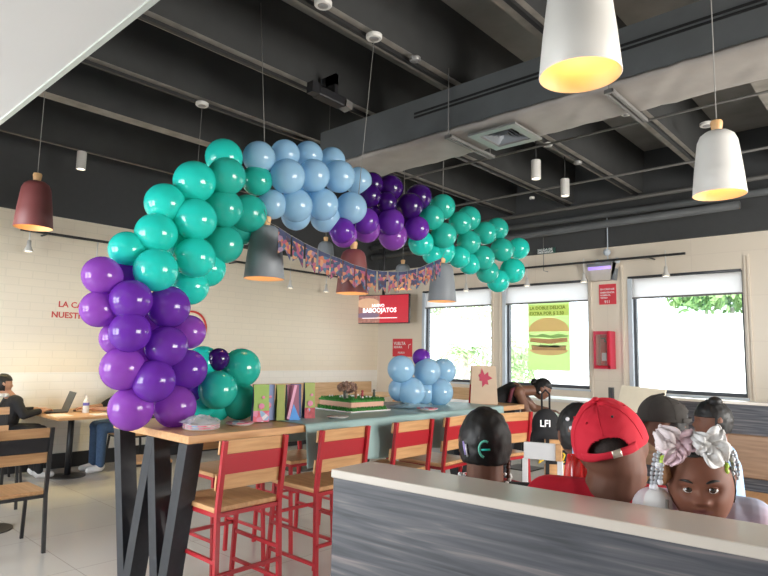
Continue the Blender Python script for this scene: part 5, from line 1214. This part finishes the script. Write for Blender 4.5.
# ---- child with a bun
hd = dep(713, 421, 3.1); fl = (-RV*.85+HV*.35).normalized()
t, HM = seated('child with dark hair in a small bun, in front of the far bench back', (hd.x-fl.x*.03, hd.y-fl.y*.03), yaw_of(fl), .72, 'brown', 'bluecloth', 'jean', 'hair', lambda c: c.z > .02 or (c.y < .0 and c.z > -.05), headpos=hd, seat=.55, head_s=1.08, child=True, vox=.008, torso_h=.84, hk=1.06)
bm = B(); ball(bm, dep(715, 401.5, 3.08)-t.location, (.034, .034, .026), seg=16); obj('hair_bun', bm, 'hair', t, smooth=True)
# ---- dark-haired head behind the red cap
hd = dep(579, 431, 2.35); fl = (-RV*.5+HV*.8).normalized()
t, HM = seated('child with black hair and pale blue hair ties, half hidden behind the red cap', (hd.x-fl.x*.03, hd.y-fl.y*.03), yaw_of(fl), .72, 'brown', 'bluecloth', 'jean', 'hair', lambda c: c.z > .0 or (c.y < .03 and c.z > -.06), headpos=hd, seat=.46, head_s=1.05, child=True, vox=.008, torso_h=.86, hk=1.08)
bm = B(); p = dep(575, 443, 2.24)-t.location
for k in range(9): ball(bm, p+V((0, 0, -.008*k)), .012, seg=8)
obj('hair_tie', bm, 'bluecloth', t)
bm = B(); ball(bm, dep(567.5, 419, 2.3)-t.location, .008, seg=10); ball(bm, dep(571, 428, 2.27)-t.location, .008, seg=8); obj('hair_bobble', bm, WB, t)
# ---- woman leaning over the table
t = person('woman in a black top leaning right over the tables, dark hair tied back', (dep(505, 400, 6.35).x, dep(505, 400, 6.35).y, 0)); O = t.location
def Q(x, y, w_=6.35): return dep(x, y, w_)-O
hipl = Q(484, 414); hcn = Q(542, 389); HMw = frame(hcn, RV*.85-V((0, 0, .42))-HV*.25, up=(0, 0, 1), roll=0)
sh1 = Q(519, 392, 6.22); sh2 = Q(515, 388, 6.5); bl = []
bm = B(); cap_(bm, hipl, Q(500, 402), .15, .125); cap_(bm, Q(500, 402), Q(514, 393), .125, .115); cap_(bm, sh1, sh2, .065, .065); cap_(bm, Q(517, 391), HMw @ V((0, -.03, -.03)), .06, .052)
add_head(bm, HMw, 1.0)
for (s0, el, wr) in ((sh1, Q(525, 408, 6.15), Q(531, 423, 6.08)), (sh2, Q(534, 408, 6.5), Q(548, 410, 6.45))):
    cap_(bm, s0, el, .055, .045); cap_(bm, el, wr, .043, .028); hand(bm, wr, wr-el, V((0, 0, 1)), .95)
for s_ in (-1, 1):
    h0 = hipl+HV*.09*s_; kn = V((h0.x, h0.y, .50)); an = V((h0.x, h0.y, .08)); cap_(bm, h0, kn, .10, .062); cap_(bm, kn, an, .058, .038); cap_(bm, an-V((0, 0, .03)), an+RV*.14-V((0, 0, .04)), .035, .03)
remesh('body', bm, .008, [mat('warm_brown_skin', (.20, .090, .055), .5, noise_a=.05), 'lip'], t, HMw, 1, lip=True)
bm = B(); cap_(bm, hipl, Q(500, 402), .165, .14); cap_(bm, Q(500, 402), Q(512, 394), .14, .125); cap_(bm, Q(514, 391, 6.28), Q(512, 388, 6.45), .07, .07); remesh('vest', bm, .009, ['blackcloth'], t)
bm = B()
for s_ in (-1, 1):
    h0 = hipl+HV*.09*s_; kn = V((h0.x, h0.y, .50)); an = V((h0.x, h0.y, .10)); cap_(bm, h0, kn, .115, .076); cap_(bm, kn, an, .072, .055)
remesh('trousers', bm, .009, ['jean'], t)
shell('hair', HMw, 1.0, lambda c: c.z > .045 or (c.y < .005 and c.z > -.06), 1.07, 'hair', t, thick=.01, noise_a=.006, ns=70)
bm = B(); ball(bm, HMw @ V((.0, -.10, .03)), (.04, .04, .04), seg=14); obj('hair_bun', bm, 'hair', t, smooth=True)
bm = B(); ball(bm, HMw @ V((.078, -.004, -.035)), .012, seg=10); obj('earring', bm, 'whitecloth', t)
bm = B(); tube(bm, [sh1+V((0, 0, .05))+HV*.02, Q(512, 390, 6.20), Q(509, 402, 6.20)], .02, 8); obj('shoulder_strap', bm, mat('burgundy_strap', (.16, .03, .05), .7), t)
# ---- laptop user at the left wall
t, HM = seated('person with dark hair in a black jacket typing on the laptop by the wall', (-7.97, 2.20), R(0)+R(-4), 1.0, 'tan', 'blackcloth', 'blackcloth', 'hair', lambda c: c.z > .035 or (c.y < .01 and c.z > -.07), headpos=onx(3, 384, -7.95), seat=.46, head_s=1.0, lean=.14, vox=.009, torso_h=.52, sleeve=.92, arms=((-.24, .20, .76, -.12, .42, .79), (.24, .20, .76, .12, .42, .79)), hk=1.09)
bm = B(); c_ = onx(2, 395, -7.95)-t.location; tube(bm, [c_+V((.06*math.cos(k*math.pi/6), .06*math.sin(k*math.pi/6), .0)) for k in range(13)], .022, 8); obj('collar', bm, 'whitecloth', t)
# ---- person hidden behind the purple balloons
t, HM = seated('person in black shirt and jeans at the laptop table, mostly behind purple balloons', (-7.86, 3.72), R(180), .98, 'tan', 'blackcloth', 'jean', 'hair', lambda c: c.z > .035 or (c.y < .01 and c.z > -.07), seat=.46, head_s=1.0, lean=.08, vox=.010, torso_h=.56, sleeve=.45, arms=((-.25, .30, .79, -.10, .56, .79), (.25, .30, .79, .12, .60, .79)), hk=1.06)
# ---- black backpack on a chair, white chair, red bag
p = dep(546, 436, 4.6)
dup(ch, (p.x+.10, p.y+.22, 0), yaw_of(HV)+R(-100), 'black and oak chair carrying the black backpack, right of the last red stool')
t = thing('backpack', 'black backpack with white lettering and yellow cords hanging right of the last stool', 'backpack', p-V((0, 0, .18)))
RX = Matrix.Rotation(yaw_of(HV), 4, 'Z')
bm = B()
for (c, r_) in (((0, 0, .14), (.125, .085, .15)), ((0, 0, .26), (.11, .075, .13)), ((0, -.06, .10), (.10, .06, .10)), ((.02, .0, .33), (.06, .05, .05))): ball(bm, c, r_, RX, 20)
remesh('bag_body', bm, .010, ['blackcloth'], t)
bm = B(); tube(bm, [RX @ V(q) for q in ((-.03, 0, .38), (-.03, 0, .50), (0, .0, .53), (.03, 0, .50), (.03, 0, .38))], .008, 8); obj('carry_loop', bm, 'blackcloth', t)
text('LFI', .07, RX @ basis((1, 0, 0), (0, 0, 1), (0, -1, 0), (-.07, -.085, .26)), 'text_white', t)
for x0 in (-.11, .06):
    bm = B(); tube(bm, [RX @ V(q) for q in ((x0, -.09, .13), (x0+.04, -.14, .06), (x0+.02, -.13, .0), (x0+.07, -.12, .03))], .007, 6); obj('yellow_cord', bm, mat('yellow_cord', (.75, .50, .02), .6), t)
p = dep(542, 452, 4.0)
t = thing('highchair', 'white high chair back with an oak end, below the black backpack', 'chair', (p.x, p.y, 0))
RX = Matrix.Rotation(yaw_of(HV)+R(-25), 4, 'Z')
obj('backrest', box(B(), (-.12, -.012, p.z-.05), (.09, .012, p.z+.06), 0, .005, RX), 'whitecloth', t); obj('end_rail', box(B(), (.09, -.02, p.z-.05), (.13, .02, p.z+.06), 0, .004, RX), 'wood', t)
obj('seat', box(B(), (-.15, -.02, .50), (.15, .28, .53), 0, .005, RX), 'whitecloth', t)
for sx in (-.13, .10):
    obj('leg', box(B(), (sx, -.015, 0), (sx+.035, .015, p.z-.05), 0, .003, RX), 'whitecloth', t); obj('leg', box(B(), (sx, .24, 0), (sx+.035, .27, .50), 0, .003, RX), 'whitecloth', t)
p = dep(580, 470, 2.05)
t = thing('red_bag', 'shiny red plastic bag between the highchair and the red-capped man', 'bag', (p.x, p.y, .46))
def rb(u, v):
    a = u*2*math.pi; z = (p.z-.46+.05)*v; r_ = .085*(1-.55*v**3)*(1+.10*math.sin(a*5+v*4))+.012*noise.noise(V((math.cos(a)*4, math.sin(a)*4, v*8))); return V((r_*math.cos(a), r_*math.sin(a)*.8, z))
bm = B(); grid(bm, rb, 40, 20); obj('bag_body', bm, mat('glossy_red_plastic', (.55, .02, .02), .15, bump=.5, bump_s=30, coat=.6), t, smooth=True).modifiers.new('s', 'SOLIDIFY').thickness = .002
# cream panel in front of the window (menu stand)
q = ony(637, 401, 5.15)
t = thing('menu_stand', 'cream leaning board in front of the right-hand window, left of grey cap', 'stand', (q.x, q.y, 0))
bm = B(); vs = [(-.20, 0, q.z-.16), (.16, 0, q.z-.16), (.20, .10, q.z+.10), (-.16, .10, q.z+.12)]; f = [bm.verts.new(v) for v in vs]; bm.faces.new(f)
o = obj('board', bm, mat('cream_board', (.80, .72, .56), .6), t); o.modifiers.new('s', 'SOLIDIFY').thickness = .02
obj('side_edge', box(B(), (-.235, -.01, q.z-.18), (-.20, .03, q.z+.10)), 'black', t)
obj('post', box(B(), (-.03, .02, 0), (.03, .06, q.z-.10)), 'black', t); obj('base', box(B(), (-.2, -.15, 0), (.2, .2, .02)), 'black', t)
